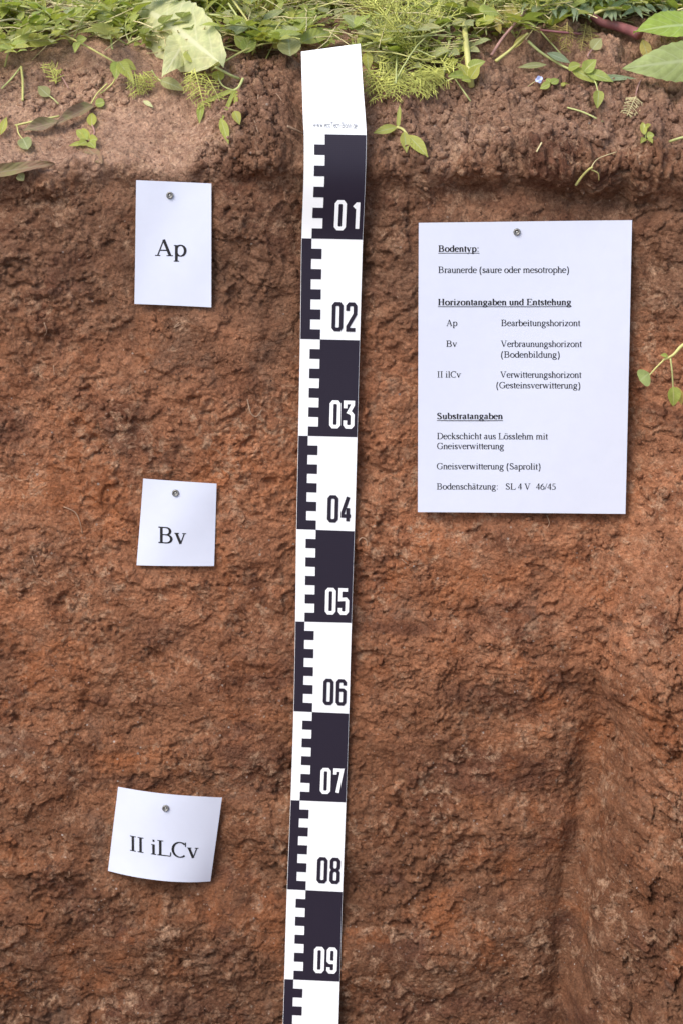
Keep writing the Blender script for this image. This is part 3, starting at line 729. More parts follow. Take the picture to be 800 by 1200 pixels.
BACK = {0: 0.088, 1: 0.032, 2: -0.0040}           # the head lies back over the crumbly edge
def lump(x0, y0, x1, y1):
    return max((at(x0 + (x1 - x0) * i / 8, y0 + (y1 - y0) * j / 16) - WP).dot(WN) for i in range(9) for j in range(17))
for i in range(5, len(ROWS) - 1):
    TAPE_OFF[i] = max(0.006, lump(ROWS[i][1][0], ROWS[i - 1][1][1] * .5 + ROWS[i][1][1] * .5, ROWS[i][2][0], ROWS[i + 1][1][1] * .5 + ROWS[i][1][1] * .5) + 0.002)
_o = TAPE_OFF[:]
for i in range(5, len(ROWS) - 1): TAPE_OFF[i] = max(_o[i], 0.5 * _o[i] + 0.25 * (_o[i - 1] + (_o[i + 1] or 0)))
TAPE_OFF[-1] = TAPE_OFF[-2]
print('tape', TAPE_OFF)
def tape_point(i, side):
    px = ROWS[i][1 + side]
    if TAPE_OFF[i] is not None: return on_face(px[0], px[1], TAPE_OFF[i])
    d = raydir(*px); t = (BACK[i] - CAMP.y) / d.y
    return CAMP + d * t
_tl = [tape_point(i, 0) for i in range(len(ROWS))]; _tr = [tape_point(i, 1) for i in range(len(ROWS))]
_ts = [r[0] for r in ROWS]
def tape_xyz(s, t, lift=0.0):
    def ev(P):
        i = max(0, min(len(_ts) - 2, int(np.searchsorted(_ts, s)) - 1)); u = (s - _ts[i]) / (_ts[i + 1] - _ts[i])
        a, b, c, d = P[max(i - 1, 0)], P[i], P[i + 1], P[min(i + 2, len(P) - 1)]
        h0 = _ts[i + 1] - _ts[i]
        m0 = (c - a) / (_ts[i + 1] - _ts[max(i - 1, 0)]) * h0; m1 = (d - b) / (_ts[min(i + 2, len(P) - 1)] - _ts[i]) * h0
        return b * (2 * u ** 3 - 3 * u * u + 1) + m0 * (u ** 3 - 2 * u * u + u) + c * (-2 * u ** 3 + 3 * u * u) + m1 * (u ** 3 - u * u)
    l = ev(_tl); r = ev(_tr); p = l + (r - l) * t
    if lift:
        e = 0.02; dl = ev_d(s, t); n = (r - l).cross(dl).normalized()
        if n.dot(Vector((0, -1, 0.3))) < 0: n = -n
        p = p + n * lift
    return p
def ev_d(s, t):
    a = tape_xyz(max(_ts[0], s - 0.03), t); b = tape_xyz(min(_ts[-1], s + 0.03), t); return b - a

tape = empty('measuring_tape', tape_xyz(10.5, 0.5), 'white measuring tape with dark graduations hanging down the middle of the soil face', 'measuring tape')
TB = Vector(tape.location)
def strip_mesh(s0, s1, t0, t1, lift, thick, ds=0.02, name='strip', nt=4):
    b = MB(); ns = max(1, int(round((s1 - s0) / ds)))
    layers = [lift] if thick == 0 else [lift, lift - thick]
    for L in layers:
        for j in range(ns + 1):
            for i in range(nt + 1):
                s = s0 + (s1 - s0) * j / ns; t = t0 + (t1 - t0) * i / nt
                b.v.append(tuple(tape_xyz(s, t, L) - TB)); b.uv.append((t, j / ns))
    w = nt + 1; o = (ns + 1) * w
    for j in range(ns):
        for i in range(nt):
            q = (j * w + i, (j + 1) * w + i, (j + 1) * w + i + 1, j * w + i + 1); b.f.append(q)
            if thick: b.f.append(tuple(o + k for k in reversed(q)))
    if thick:
        rim = list(range(nt + 1)) + [j * w + nt for j in range(1, ns + 1)] + [ns * w + i for i in range(nt - 1, -1, -1)] + [j * w for j in range(ns - 1, 0, -1)]
        for i in range(len(rim)): a, c = rim[i], rim[(i + 1) % len(rim)]; b.f.append((a, c, c + o, a + o))
    return b
so = link('strip', strip_mesh(-0.97, 11.0, 0, 1, 0.0006, 0.0016, ds=0.02).mesh('strip'), M['white_vinyl'], tape); sharp_rim(so, 2 * 4 * int(round(11.97 / 0.02)))
T0, T1 = 0.165, 0.335
def printed(name, b): return link(name, b.mesh(name), M['dark_vinyl'], tape)
for k in range(11):
    lo, hi = k * 1.0, min(k + 1.0, 10.98)
    if k % 2 == 0:
        b = strip_mesh(lo, hi, T1, 0.994, 0.0009, 0)
        x = 0
    else:
        b = strip_mesh(lo, hi, 0.006, T0, 0.0009, 0)
    for c in range(1, 10, 2):
        g = strip_mesh(lo + c * 0.1, min(hi, lo + c * 0.1 + 0.1), T0, T1, 0.0009, 0, nt=2)
        off = len(b.v); b.v += g.v; b.uv += g.uv; b.f += [tuple(i + off for i in f) for f in g.f]
    printed('graduation_field', b)

def digit_paths(ch):
    c = 0.22; q = 0.08       # corner cut in x and y
    if ch == '0': return [([(c, 0), (1 - c, 0), (1, q), (1, 1 - q), (1 - c, 1), (c, 1), (0, 1 - q), (0, q)], True)]
    if ch == '1': return [([(0.75, 0), (0.75, 1)], False), ([(0.25, 0.80), (0.66, 0.93)], False)]
    if ch == '2': return [([(0, 0.74), (0, 1 - q), (c, 1), (1 - c, 1), (1, 1 - q), (1, 0.62), (0.06, 0.12), (0.06, 0.0), (1.05, 0)], False)]
    if ch == '3': return [([(0, 0.76), (0, 1), (1, 1), (1, 0.90), (0.48, 0.60), (1 - c, 0.56), (1, 0.48), (1, q), (1 - c, 0), (c, 0), (0, q), (0, 0.26)], False)]
    if ch == '4': return [([(0.72, 1.02), (0, 0.33), (0, 0.22), (1.1, 0.22)], False), ([(0.72, 0.56), (0.72, 0)], False)]
    if ch == '5': return [([(1.02, 1), (0, 1), (0, 0.58), (1 - c, 0.60), (1, 0.60 - q), (1, q), (1 - c, 0), (c, 0), (0, q), (0, 0.22)], False)]
    if ch == '6': return [([(1, 0.80), (1, 1 - q), (1 - c, 1), (c, 1), (0, 1 - q), (0, q), (c, 0), (1 - c, 0), (1, q), (1, 0.54), (1 - c, 0.60), (0.1, 0.60)], False)]
    if ch == '7': return [([(0, 0.80), (0, 1), (1, 1), (0.42, 0)], False)]
    if ch == '8': return [([(c, 1), (1 - c, 1), (1, 1 - q), (1, 0.64), (0.76, 0.53), (1, 0.42), (1, q), (1 - c, 0), (c, 0), (0, q), (0, 0.42), (0.24, 0.53), (0, 0.64), (0, 1 - q)], True), ([(0.2, 0.53), (0.8, 0.53)], False)]
    if ch == '9': return [([(0, 0.20), (0, q), (c, 0), (1 - c, 0), (1, q), (1, 1 - q), (1 - c, 1), (c, 1), (0, 1 - q), (0, 0.48), (c, 0.42), (0.9, 0.42)], False)]
for k in range(9):
    b = MB(); mat = M['white_vinyl'] if k % 2 == 0 else M['dark_vinyl']
    for di, ch in enumerate('0%d' % (k + 1)):
        ta = (0.555, 0.785)[di]; tw = 0.125; sa = k + 0.895; sh = 0.255     # centre lines
        if k == 0 and di == 1: ta += 0.02
        n = 0
        for pts, closed in digit_paths(ch):
            P = [(x * tw * 68, y * sh * 113) for x, y in pts]                # in px so that strokes keep one width
            for q in ribbon2d(P, 4.3, closed):
                n += 1
                b.add([tape_xyz(sa - y / 113, ta + x / 68, 0.0012 + 0.000004 * n) - TB for x, y in q], [(0, 1, 2, 3)])
    tag(link('numeral', b.mesh('numeral'), mat, tape, smooth=False), '%s numeral 0%d on the tape' % (('white', 'dark')[k % 2], k + 1))
quads, adv = layout('www.ecoTech-Bonn.de', sans=True); b = MB()
for i, q in enumerate(quads):
    b.add([tape_xyz(-0.075 - v * 0.085 + 0.012 * u / adv, 0.15 + 0.71 * u / adv, 0.0013 + 0.000004 * (i % 30)) - TB for u, v in q], [(0, 1, 2, 3)])
link('printed_line', b.mesh('printed_line'), M['grey_print'], tape, smooth=False)

# ------------------------------------------------------------------ leaves and plants
def wprof(kind, t):
    if kind == 'ovate': return math.sin(math.pi * t ** 0.72) ** 0.9
    if kind == 'round': return math.sqrt(max(0, 1 - (2 * t - 1) ** 2)) ** 0.9
    if kind == 'lance': return math.sin(math.pi * t ** 0.85) ** 1.1
    if kind == 'spat': return (math.sin(math.pi * min(1, t) ** 1.9)) ** 0.9 * 0.9 + 0.12 * (1 - t)
    if kind == 'strap': return min(1, 6 * t + 0.35) * min(1, (1 - t) * 3.0) ** 0.7
    if kind == 'grass': return (1 - t) ** 0.6
    if kind == 'fan': return math.sin(math.pi * 0.5 * min(1, t * 1.45)) ** 0.8 * (1 if t < 0.7 else math.sqrt(max(0, 1 - ((t - 0.7) / 0.3) ** 2)))
    return 1
def leaf_grid(kind, ln, wd, curl=0.3, fold=0.25, wave=0.0, teeth=0.0, nt=0, n=10, m=4, twist=0.0, seed=0, sway=0.0):
    """a leaf lying along +Y, face +Z, of real length and width; returns verts, faces, uvs"""
    rr = random.Random(seed); ph = rr.random() * 6
    vs = []; uv = []; fs = []
    ang = 0.0; y = z = xx = 0.0; pts = []
    for i in range(n + 1):
        t = i / n; pts.append((xx, y, z, ang))
        a = curl * (t ** 1.3) * 1.2; ang = a
        y += ln / n * math.cos(a); z -= ln / n * math.sin(a); xx += sway * ln / n * math.sin(t * 3.0 + ph)
    for i in range(n + 1):
        t = i / n; w = max(0.0, wprof(kind, t)) * wd / 2
        if teeth and 0 < i < n: w *= 1 + teeth * (1 if i % 2 else -1)
        x0, y0, z0, a = pts[i]; tw = twist * t
        for j in range(m + 1):
            u = (j / m) * 2 - 1
            lx = u * w; lz = abs(u) * w * fold + wave * wd * math.sin(t * 9 + ph + u * 1.3) * u * u
            px = lx * math.cos(tw) - lz * math.sin(tw); pz = lx * math.sin(tw) + lz * math.cos(tw)
            vs.append((x0 + px, y0 + pz * math.sin(a), z0 + pz * math.cos(a))); uv.append((0.5 + u / 2, t))
    for i in range(n):
        for j in range(m):
            k = i * (m + 1) + j; fs.append((k, k + 1, k + m + 2, k + m + 1))
    return vs, fs, uv
def leaf_mesh(name, *a, **k):
    b = MB(); b.add(*leaf_grid(*a, **k)); return b.mesh(name)

def frame(y, zhint):
    y = y.normalized(); x = y.cross(zhint)
    if x.length < 1e-4: x = y.cross(Vector((1, 0, 0)))
    x.normalize(); z = x.cross(y)
    return Matrix((x, y, z)).transposed()

TOWARDS = Vector((0, -0.8, 0.6))
class Plant:
    def __init__(s, name, base, label, cat, group=None):
        s.base = Vector(base); s.root = empty(name, s.base, label, cat, group)
    def leaf(s, a, b, width, mat='leaf_fresh', kind='ovate', normal=TOWARDS, name='leaf', label=None, **k):
        a = Vector(a); b = Vector(b); d = b - a; k.setdefault('seed', random.randrange(9999))
        curl = k.get('curl', 0.3)
        me = leaf_mesh(name, kind, d.length * (1 + 0.06 * curl), width, **k)
        o = link(name, me, M[mat], s.root)
        m = frame(d, Vector(normal)) @ Matrix.Rotation(curl * 0.45, 3, 'X')
        o.rotation_euler = m.to_euler(); o.location = a - s.base
        if label: o['label'] = label
        return o
    def stem(s, pts, r0, r1=None, mat='stem', name='stem', n=7, k=6):
        P = catmull(pts, k); r1 = r0 if r1 is None else r1
        b = MB(); b.tube([p - s.base for p in P], [r0 + (r1 - r0) * i / (len(P) - 1) for i in range(len(P))], n)
        return link(name, b.mesh(name), M[mat], s.root)
    def frond(s, a, b, sag=0.0, pairs=9, blen=0.014, mat='feather', r=0.00055, normal=TOWARDS, seed=0):
        mb = MB(); frond_into(mb, Vector(a) - s.base, Vector(b) - s.base, sag, pairs, blen, r, Vector(normal), seed)
        return link('frond', mb.mesh('frond'), M[mat], s.root)

def frond_into(mb, a, b, sag, pairs, blen, r, nrm, seed):
    rr = random.Random(seed); d = b - a; ax = d.normalized(); sd_ = ax.cross(nrm).normalized()
    mid = (a + b) / 2 + nrm * sag; P = catmull([a, mid, b], 7)
    mb.tube(P, [r * 1.3 * (1 - 0.5 * i / len(P)) for i in range(len(P))], 4)
    for i in range(pairs):
        t = 0.18 + 0.82 * i / pairs; q = P[min(len(P) - 1, int(t * (len(P) - 1)))]
        for sgn in (-1, 1):
            l = blen * (0.55 + 0.6 * math.sin(math.pi * min(1, t * 0.95 + 0.05))) * rr.uniform(0.7, 1.25)
            e = q + (ax * rr.uniform(0.35, 0.8) + sd_ * sgn + nrm * rr.uniform(-0.35, 0.45)).normalized() * l
            c = q + (e - q) * 0.5 + nrm * rr.uniform(-0.1, 0.15) * l
            mb.tube([q, c, e], [r * 0.9, r * 0.8, r * 0.5], 3, False)
            for f in (0.4, 0.75):
                g = q + (e - q) * f; dl = (ax * rr.uniform(0.4, 1.0) + sd_ * sgn * rr.uniform(-0.3, 0.6) + nrm * rr.uniform(-0.5, 0.5)).normalized()
                mb.tube([g, g + dl * l * rr.uniform(0.3, 0.6)], [r * 0.75, r * 0.4], 3, False)

exec_plants = True
# --- prototypes for the tangle: each a plant of its own with its parts
LM = {}
for kind, nm, args in (('ovate', 'chick', dict(curl=0.45, fold=0.25, wave=0.03)), ('spat', 'ros', dict(curl=0.7, fold=0.2, wave=0.08)), ('grass', 'grass', dict(curl=0.9, fold=0.5, m=2)),
                       ('round', 'round', dict(curl=0.4, fold=0.15, wave=0.05)), ('lance', 'lance', dict(curl=0.6, fold=0.25, wave=0.06))):
    LM[nm] = []
    for i in range(5):
        a = dict(args); a['curl'] *= random.uniform(0.5, 1.4)
        wd = {'chick': 0.62, 'ros': 0.40, 'grass': 0.055, 'round': 0.95, 'lance': 0.28}[nm] * random.uniform(0.85, 1.15)
        LM[nm].append(leaf_mesh('leaf', kind, 1.0, wd, seed=i * 13 + 1, n=8, **a))
_mesh_mat = {}
def shared(me, mat):
    k = (me.name, mat)
    if k not in _mesh_mat:
        c = me.copy(); c.materials.clear(); c.materials.append(M[mat])
        c.polygons.foreach_set('use_smooth', [True] * len(c.polygons)); _mesh_mat[k] = c
    return _mesh_mat[k]
def put_leaf(root, nm, mat, p, d, nrm, size, name='leaf'):
    o = bpy.data.objects.new(name, shared(random.choice(LM[nm]), mat)); COL.objects.link(o); o.parent = root
    o.location = p; o.rotation_euler = frame(Vector(d), Vector(nrm)).to_euler(); o.scale = (size, size, size); return o
def rv(a, b): return random.uniform(a, b)
def proto_chickweed(mat):
    root = empty('chickweed')
    for sI in range(random.choice((2, 3, 3))):
        a = rv(0, 6.28); p = Vector((0, 0, 0)); P = [p.copy()]; L_ = rv(0.05, 0.10); n = 5; h = rv(0.15, 0.8)
        for i in range(n):
            a += rv(-0.5, 0.5); p = p + Vector((math.cos(a), math.sin(a), h * (1 - i / n * 1.2))).normalized() * L_ / n; P.append(p.copy())
        b = MB(); C = catmull(P, 3); b.tube(C, [0.0009] * len(C), 5); link('stem', b.mesh('stem'), M['stem'], root)
        for i in range(1, n + 1):
            t = (P[i] - P[i - 1]).normalized(); sd_ = t.cross(Vector((0, 0, 1))).normalized()
            for sg in (-1, 1):
                sz = rv(0.015, 0.026) * (1.0 if i < n else 0.8)
                put_leaf(root, 'chick', mat, P[i], sd_ * sg + t * rv(0.3, 1.0) + Vector((0, 0, rv(0.1, 0.7))), Vector((rv(-.3, .3), rv(-.6, 0), 1)), sz)
    return root
def proto_mayweed(mat):
    root = empty('mayweed')
    for sI in range(random.choice((4, 5, 6))):
        a = rv(0, 6.28); e = Vector((math.cos(a) * 0.7, math.sin(a) * 0.7, rv(0.35, 1.0))).normalized() * rv(0.045, 0.085)
        mb = MB(); frond_into(mb, Vector((0, 0, 0)), e, 0.006, 7, 0.019, 0.0006, Vector((math.cos(a) * -0.4, -0.5, 0.8)).normalized(), random.randrange(9999))
        link('frond', mb.mesh('frond'), M[mat], root)
    return root
def proto_grass(mat):
    root = empty('grass_tuft')
    for i in range(random.choice((6, 7, 8))):
        a = rv(0, 6.28); put_leaf(root, 'grass', mat, Vector((rv(-.004, .004), rv(-.004, .004), 0)), Vector((math.cos(a), math.sin(a), rv(0.6, 1.8))), Vector((-math.cos(a), -math.sin(a), 1)), rv(0.05, 0.11), 'blade')
    return root
def proto_rosette(mat, nm='ros'):
    root = empty('rosette_weed'); a0 = rv(0, 6)
    for i in range(random.choice((6, 7, 8))):
        a = a0 + i * 2.4; el = rv(0.35, 1.0)
        put_leaf(root, nm, mat, Vector((0, 0, 0.002)), Vector((math.cos(a), math.sin(a), el)), Vector((-math.cos(a) * 0.4, -math.sin(a) * 0.4, 1)), rv(0.035, 0.06))
    return root
def proto_round(mat):
    root = empty('round_leaved_weed'); a0 = rv(0, 6)
    for i in range(random.choice((5, 6, 7))):
        a = a0 + i * 2.4; e = Vector((math.cos(a) * 0.8, math.sin(a) * 0.8, rv(0.5, 1.2))).normalized() * rv(0.02, 0.045)
        b = MB(); b.tube(catmull([Vector((0, 0, 0)), e * 0.5 + Vector((0, 0, 0.004)), e], 3), 0.0007, 5); link('leaf_stalk', b.mesh('leaf_stalk'), M['stem'], root)
        put_leaf(root, 'round', mat, e, Vector((math.cos(a), math.sin(a), rv(-.3, .3))), Vector((rv(-.2, .2), -0.5, 1)), rv(0.014, 0.024))
    return root
def proto_straw(mat):
    root = empty('dead_stalks')
    for i in range(random.choice((4, 5, 6))):
        a = rv(0, 6.28); l = rv(0.06, 0.15); d = Vector((math.cos(a), math.sin(a) * 0.5, rv(0.0, 0.35))).normalized(); o = Vector((rv(-.02, .02), rv(-.02, .02), rv(0, .012)))
        b = MB(); b.tube(catmull([o - d * l * .5, o + Vector((rv(-.01, .01), rv(-.01, .01), rv(0, .012))), o + d * l * .5], 4), rv(0.0005, 0.0009), 5); link('stalk', b.mesh('stalk'), M[mat], root)
    return root
def dup(root, loc, rz, sc, tilt=0.0):
    r = root.copy(); COL.objects.link(r); r.location = loc; r.rotation_euler = (tilt, 0, rz); r.scale = (sc, sc, sc)
    for ch in root.children:
        c = ch.copy(); COL.objects.link(c); c.parent = r
    return r
KINDS = [
    ('chickweed', [lambda: proto_chickweed('leaf_fresh'), lambda: proto_chickweed('leaf_mid'), lambda: proto_chickweed('leaf_fresh'), lambda: proto_chickweed('leaf_dull')], 96, 'leafy green chickweed', 'chickweed plants in the tangle on top'),
    ('mayweed', [lambda: proto_mayweed('feather'), lambda: proto_mayweed('feather'), lambda: proto_mayweed('feather_brown')], 26, 'feathery yellow-green mayweed', 'feathery mayweed plants in the tangle on top'),
    ('grass', [lambda: proto_grass('leaf_mid'), lambda: proto_grass('leaf_yellow'), lambda: proto_grass('leaf_fresh')], 52, 'thin bladed grass tuft', 'grass tufts in the tangle on top'),
    ('rosette', [lambda: proto_rosette('leaf_mid'), lambda: proto_rosette('leaf_dull'), lambda: proto_rosette('leaf_mid', 'lance')], 40, 'broad-leaved green weed', 'broad-leaved weeds in the tangle on top'),
    ('round', [lambda: proto_round('leaf_fresh'), lambda: proto_round('leaf_mid')], 30, 'round-leaved weed', 'round-leaved weeds in the tangle on top'),
    ('straw', [lambda: proto_straw('straw'), lambda: proto_straw('stem_yellow'), lambda: proto_straw('stem'), lambda: proto_straw('straw')], 64, 'pale dead stalks', 'dead stalks lying in the tangle on top')]
EDGE = [(-120, 78), (0, 66), (60, 60), (130, 52), (190, 78), (240, 82), (275, 62), (350, 56), (430, 88), (470, 98), (540, 82), (580, 52), (640, 34), (700, 26), (930, 30)]
def edge_y(px): return float(np.interp(px, [e[0] for e in EDGE], [e[1] for e in EDGE]))
LAND = [(20, 'at the far left'), (110, 'left of the pale withered leaf'), (205, 'around the pale withered leaf'), (290, 'between the pale leaf and the tape'), (390, 'behind the head of the tape'),
        (470, 'right of the head of the tape'), (545, 'beside the tall yellow stalk'), (615, 'right of the tall yellow stalk'), (700, 'around the dark red stem'), (780, 'behind the two big leaves')]
for kind, makers, count, desc, grp in KINDS:
    protos = []
    for mk in makers: protos += [mk(), mk()]
    spots = []
    for i in range(count):
        px = -70 + 940 * ((i + rv(0.1, 0.9)) / count)
        if kind == 'mayweed' and random.random() < 0.45: px = rv(420, 600)
        if kind == 'chickweed' and random.random() < 0.3: px = rv(-20, 330)
        e = edge_y(px); py = e - (e + 70) * random.random() ** 1.15
        if 528 < px < 566 and py > 30: py -= 60
        if 345 < px < 432 and py > 20: py -= 50
        if 160 < px < 262 and py > 40: py -= 60
        spots.append((px, py))
    used = {}
    for i, (px, py) in enumerate(spots):
        p = settle(at(px, py)); pr = protos[i % len(protos)]
        sc = rv(0.75, 1.2)
        if i < len(protos): o = pr; o.location = p; o.rotation_euler = (0, 0, rv(0, 6.28)); o.scale = (sc, sc, sc)
        else: o = dup(pr, p, rv(0, 6.28), sc)
        lm = min(LAND, key=lambda q: abs(q[0] - px))[1]
        depth = 'front' if py > edge_y(px) - 35 else ('back' if py < -5 else 'middle')
        used.setdefault((lm, depth), []).append((px, o))
    for (lm, depth), lst in used.items():
        row = {'front': 'front row', 'middle': 'middle row', 'back': 'back row'}[depth]
        cat = {'grass': 'grass tuft', 'straw': 'dead stalks'}.get(kind, 'weed')
        lst.sort(key=lambda q: q[0])
        ordn = ['first', 'second', 'third', 'fourth', 'fifth', 'sixth', 'seventh', 'eighth', 'ninth', 'tenth', 'eleventh', 'twelfth']
        for j, (px, o) in enumerate(lst):
            lab = '%s, %s, %s' % (desc, row, lm)
            if len(lst) == 2: lab = ('left' if j == 0 else 'right') + ' of two: ' + lab
            elif len(lst) > 2: lab = ordn[min(j, 11)] + ' from left: ' + lab
            tag(o, lab, cat, grp)

# --- low ground cover between the plants
gc = MB(); base_leaf = [leaf_grid('ovate', 1.0, 0.6, curl=0.5, fold=0.3, n=3, m=2, seed=i) for i in range(4)]
for i in range(5200):
    px = rv(-120, 920); e = edge_y(px) - 4; py = e - (e + 110) * random.random() ** 0.9
    p = settle(at(px, py)); s_ = rv(0.006, 0.015)
    m = frame(Vector((rv(-1, 1), rv(-1, 1), rv(0.0, 0.9))), Vector((rv(-.4, .4), rv(-.6, .2), 1))).to_4x4(); m = Matrix.Translation(p + Vector((0, 0, rv(0.001, 0.018)))) @ m @ Matrix.Scale(s_, 4)
    v, f, u = random.choice(base_leaf); gc.add([m @ Vector(q) for q in v], f, u)
tag(link('ground_cover', gc.mesh('ground_cover'), M['leaf_mid']), 'low mat of tiny green leaves between the weeds', 'ground cover', kind='stuff')

lt = MB()
for i in range(2600):
    px = rv(-120, 920); e = edge_y(px) + 2; py = e - (e + 110) * random.random() ** 0.9
    p = settle(at(px, py)) + Vector((0, 0, rv(0.002, 0.024))); a = rv(0, 6.28); d = Vector((math.cos(a), math.sin(a), rv(-.15, .5))) * rv(0.010, 0.030)
    lt.tube([p - d, p + Vector((rv(-.003, .003), 0, rv(-.003, .003))), p + d], rv(0.0004, 0.0008), 3, False)
tag(link('dry_litter', lt.mesh('dry_litter'), M['straw']), 'thin dry stalks and straw littered through the weeds', 'plant litter', kind='stuff')

# --- plants one can tell apart, placed one by one -------------------------------------------------
A = at
def V3(*a): return Vector(a)
# pale withered leaf
p = Plant('withered_leaf', settle(A(240, 70)), 'large pale withered leaf lying over the weeds left of the tape', 'leaf')
p.leaf(A(258, 74, 0.06), A(150, 4, 0.085), 0.066, 'leaf_pale', 'ovate', normal=V3(-0.25, -1, 0.75), name='blade', curl=0.5, fold=-0.25, wave=0.14, teeth=0.04, n=24, m=10, twist=0.35)
p.leaf(A(226, 34, 0.06), A(192, 88, 0.035), 0.034, 'leaf_pale', 'ovate', normal=V3(0.2, -1, 0.4), name='blade', curl=0.5, fold=-0.2, wave=0.08, n=12, m=6)
p.stem([A(252, 78, 0.05), A(270, 88, 0.03), A(280, 92, 0.01)], 0.0014)
# sprawling chickweed shoot at the upper left
p = Plant('chickweed_shoot', settle(A(135, 75)), 'long yellow-green chickweed shoot slanting down at the far left', 'weed')
p.stem([A(12, 4, 0.07), A(40, 25, 0.06), A(90, 48, 0.045), A(135, 73, 0.02)], 0.0013, 0.001, 'stem_yellow')
for a, b, w in (((15, 8), (40, 2), .013), ((14, 7), (2, 22), .014), ((44, 28), (58, 20), .012), ((44, 28), (30, 44), .013), ((64, 37), (80, 34), .010), ((90, 48), (102, 45), .010), ((92, 49), (88, 62), .008)):
    p.leaf(A(*a, .06), A(*b, .062), w, 'leaf_fresh', curl=0.35)
p = Plant('broad_leaf_weed', settle(A(25, 60)), 'dock-like weed with one long flat leaf pointing right at far left', 'weed')
p.leaf(A(16, 47, .05), A(68, 50, .045), .016, 'leaf_fresh', 'lance', curl=0.25, fold=.2, n=12)
p.leaf(A(14, 48, .05), A(-8, 60, .04), .014, 'leaf_mid', 'lance', curl=0.4)
p.stem([A(15, 47, .05), A(10, 62, .02), A(6, 78, 0)], 0.001)
p = Plant('broad_leaf_weed', settle(A(125, 48)), 'upright weed with three blunt dark green leaves left of the pale leaf', 'weed')
p.leaf(A(128, 45, .03), A(122, 10, .06), .017, 'leaf_mid', curl=0.25, kind='lance')
p.leaf(A(130, 46, .03), A(110, 33, .05), .014, 'leaf_dull', curl=0.3)
p.leaf(A(132, 46, .03), A(146, 22, .05), .012, 'leaf_mid', curl=0.3, kind='lance')
p.stem([A(130, 44, .03), A(132, 58, .0)], 0.0012)
# drooping cluster under the pale leaf
p = Plant('drooping_weed', settle(A(140, 72)), 'drooping cluster of small green leaves beneath the pale leaf\'s left side', 'weed')
for a, b, w in (((138, 72), (136, 93), .012), ((140, 72), (152, 92), .013), ((142, 72), (160, 82), .011), ((138, 73), (130, 84), .009), ((144, 74), (158, 100), .008)):
    p.leaf(A(*a, .03), A(*b, .025), w, 'leaf_fresh' if w > .011 else 'leaf_mid', curl=0.4)
p.stem([A(139, 73, .03), A(134, 95, .012), A(118, 110, .004)], 0.0009, mat='stem_yellow')
# small oval leaf lying on the slope under the pale leaf
p = Plant('drooping_leaf', A(190, 95), 'single pointed pale green leaf drooping on the bare soil below the withered leaf', 'leaf')
p.leaf(A(188, 94, .012), A(216, 106, .008), .013, 'leaf_dull', 'ovate', name='blade', curl=0.4)
p.stem([A(189, 95, .012), A(183, 90, .014), A(178, 82, .02)], 0.0008)
# rosette of roundish leaves right of the pale leaf
p = Plant('round_leaved_weed', settle(A(235, 76)), 'low weed with four rounded leaves between the withered leaf and the crumbly clod', 'weed')
for a, b, w in (((240, 60), (222, 48), .017), ((240, 60), (243, 42), .015), ((240, 78), (239, 62), .016), ((236, 64), (252, 50), .014), ((230, 72), (218, 60), .013)):
    p.leaf(A(*a, .035), A(*b, .045), w, 'leaf_mid', 'round', curl=0.3, fold=.12)
p.stem([A(240, 62, .035), A(238, 74, .015), A(235, 80, .0)], 0.001); p.stem([A(203, 62, .04), A(212, 75, .02), A(226, 76, .015), A(236, 68, .02)], 0.0009, mat='stem_pink')
# feathery shoot hanging down
p = Plant('mayweed_shoot', A(232, 85), 'feathery mayweed shoot hanging over the smooth slope left of the crumbly clod', 'weed')
p.frond(A(228, 80, .03), A(240, 128, .012), .004, 11, .013, seed=3); p.frond(A(240, 84, .025), A(258, 118, .01), .003, 8, .010, seed=4); p.frond(A(226, 82, .03), A(222, 108, .015), .003, 7, .010, seed=5)
p = Plant('mayweed_shoot', A(160, 90), 'small feathery tuft hanging under the drooping leaf cluster', 'weed')
p.frond(A(158, 84, .02), A(163, 112, .008), .003, 9, .010, seed=6); p.frond(A(164, 86, .02), A(174, 106, .008), .003, 7, .009, seed=8); p.frond(A(168, 84, .02), A(182, 98, .01), .003, 6, .008, seed=9)
# strappy plant hanging from the crumbly clod
p = Plant('strap_leaved_weed', A(283, 96), 'strap-leaved seedling hanging down the slope beside the crumbly clod', 'weed')
p.stem([A(285, 92, .016), A(280, 102, .014), A(274, 106, .013)], 0.0016, 0.0012, 'stem')
p.leaf(A(275, 105, .013), A(235, 122, .012), .005, 'leaf_fresh', 'strap', curl=0.1, n=10); p.leaf(A(236, 121, .012), A(234, 145, .007), .0075, 'leaf_fresh', 'lance', curl=0.3)
p.leaf(A(275, 106, .013), A(260, 142, .010), .004, 'leaf_fresh', 'strap', curl=0.1); p.leaf(A(259, 138, .010), A(268, 169, .006), .009, 'leaf_fresh', 'lance', curl=0.35, n=10)
p.leaf(A(277, 106, .013), A(276, 138, .008), .004, 'leaf_fresh', 'strap', curl=0.1); p.leaf(A(275, 130, .008), A(281, 146, .006), .009, 'leaf_mid', 'ovate', curl=0.3)
p.stem([A(274, 106, .013), A(262, 101, .016), A(256, 92, .018)], 0.0008); p.leaf(A(258, 95, .018), A(255, 83, .018), .012, 'leaf_fresh', 'round', curl=0.3)
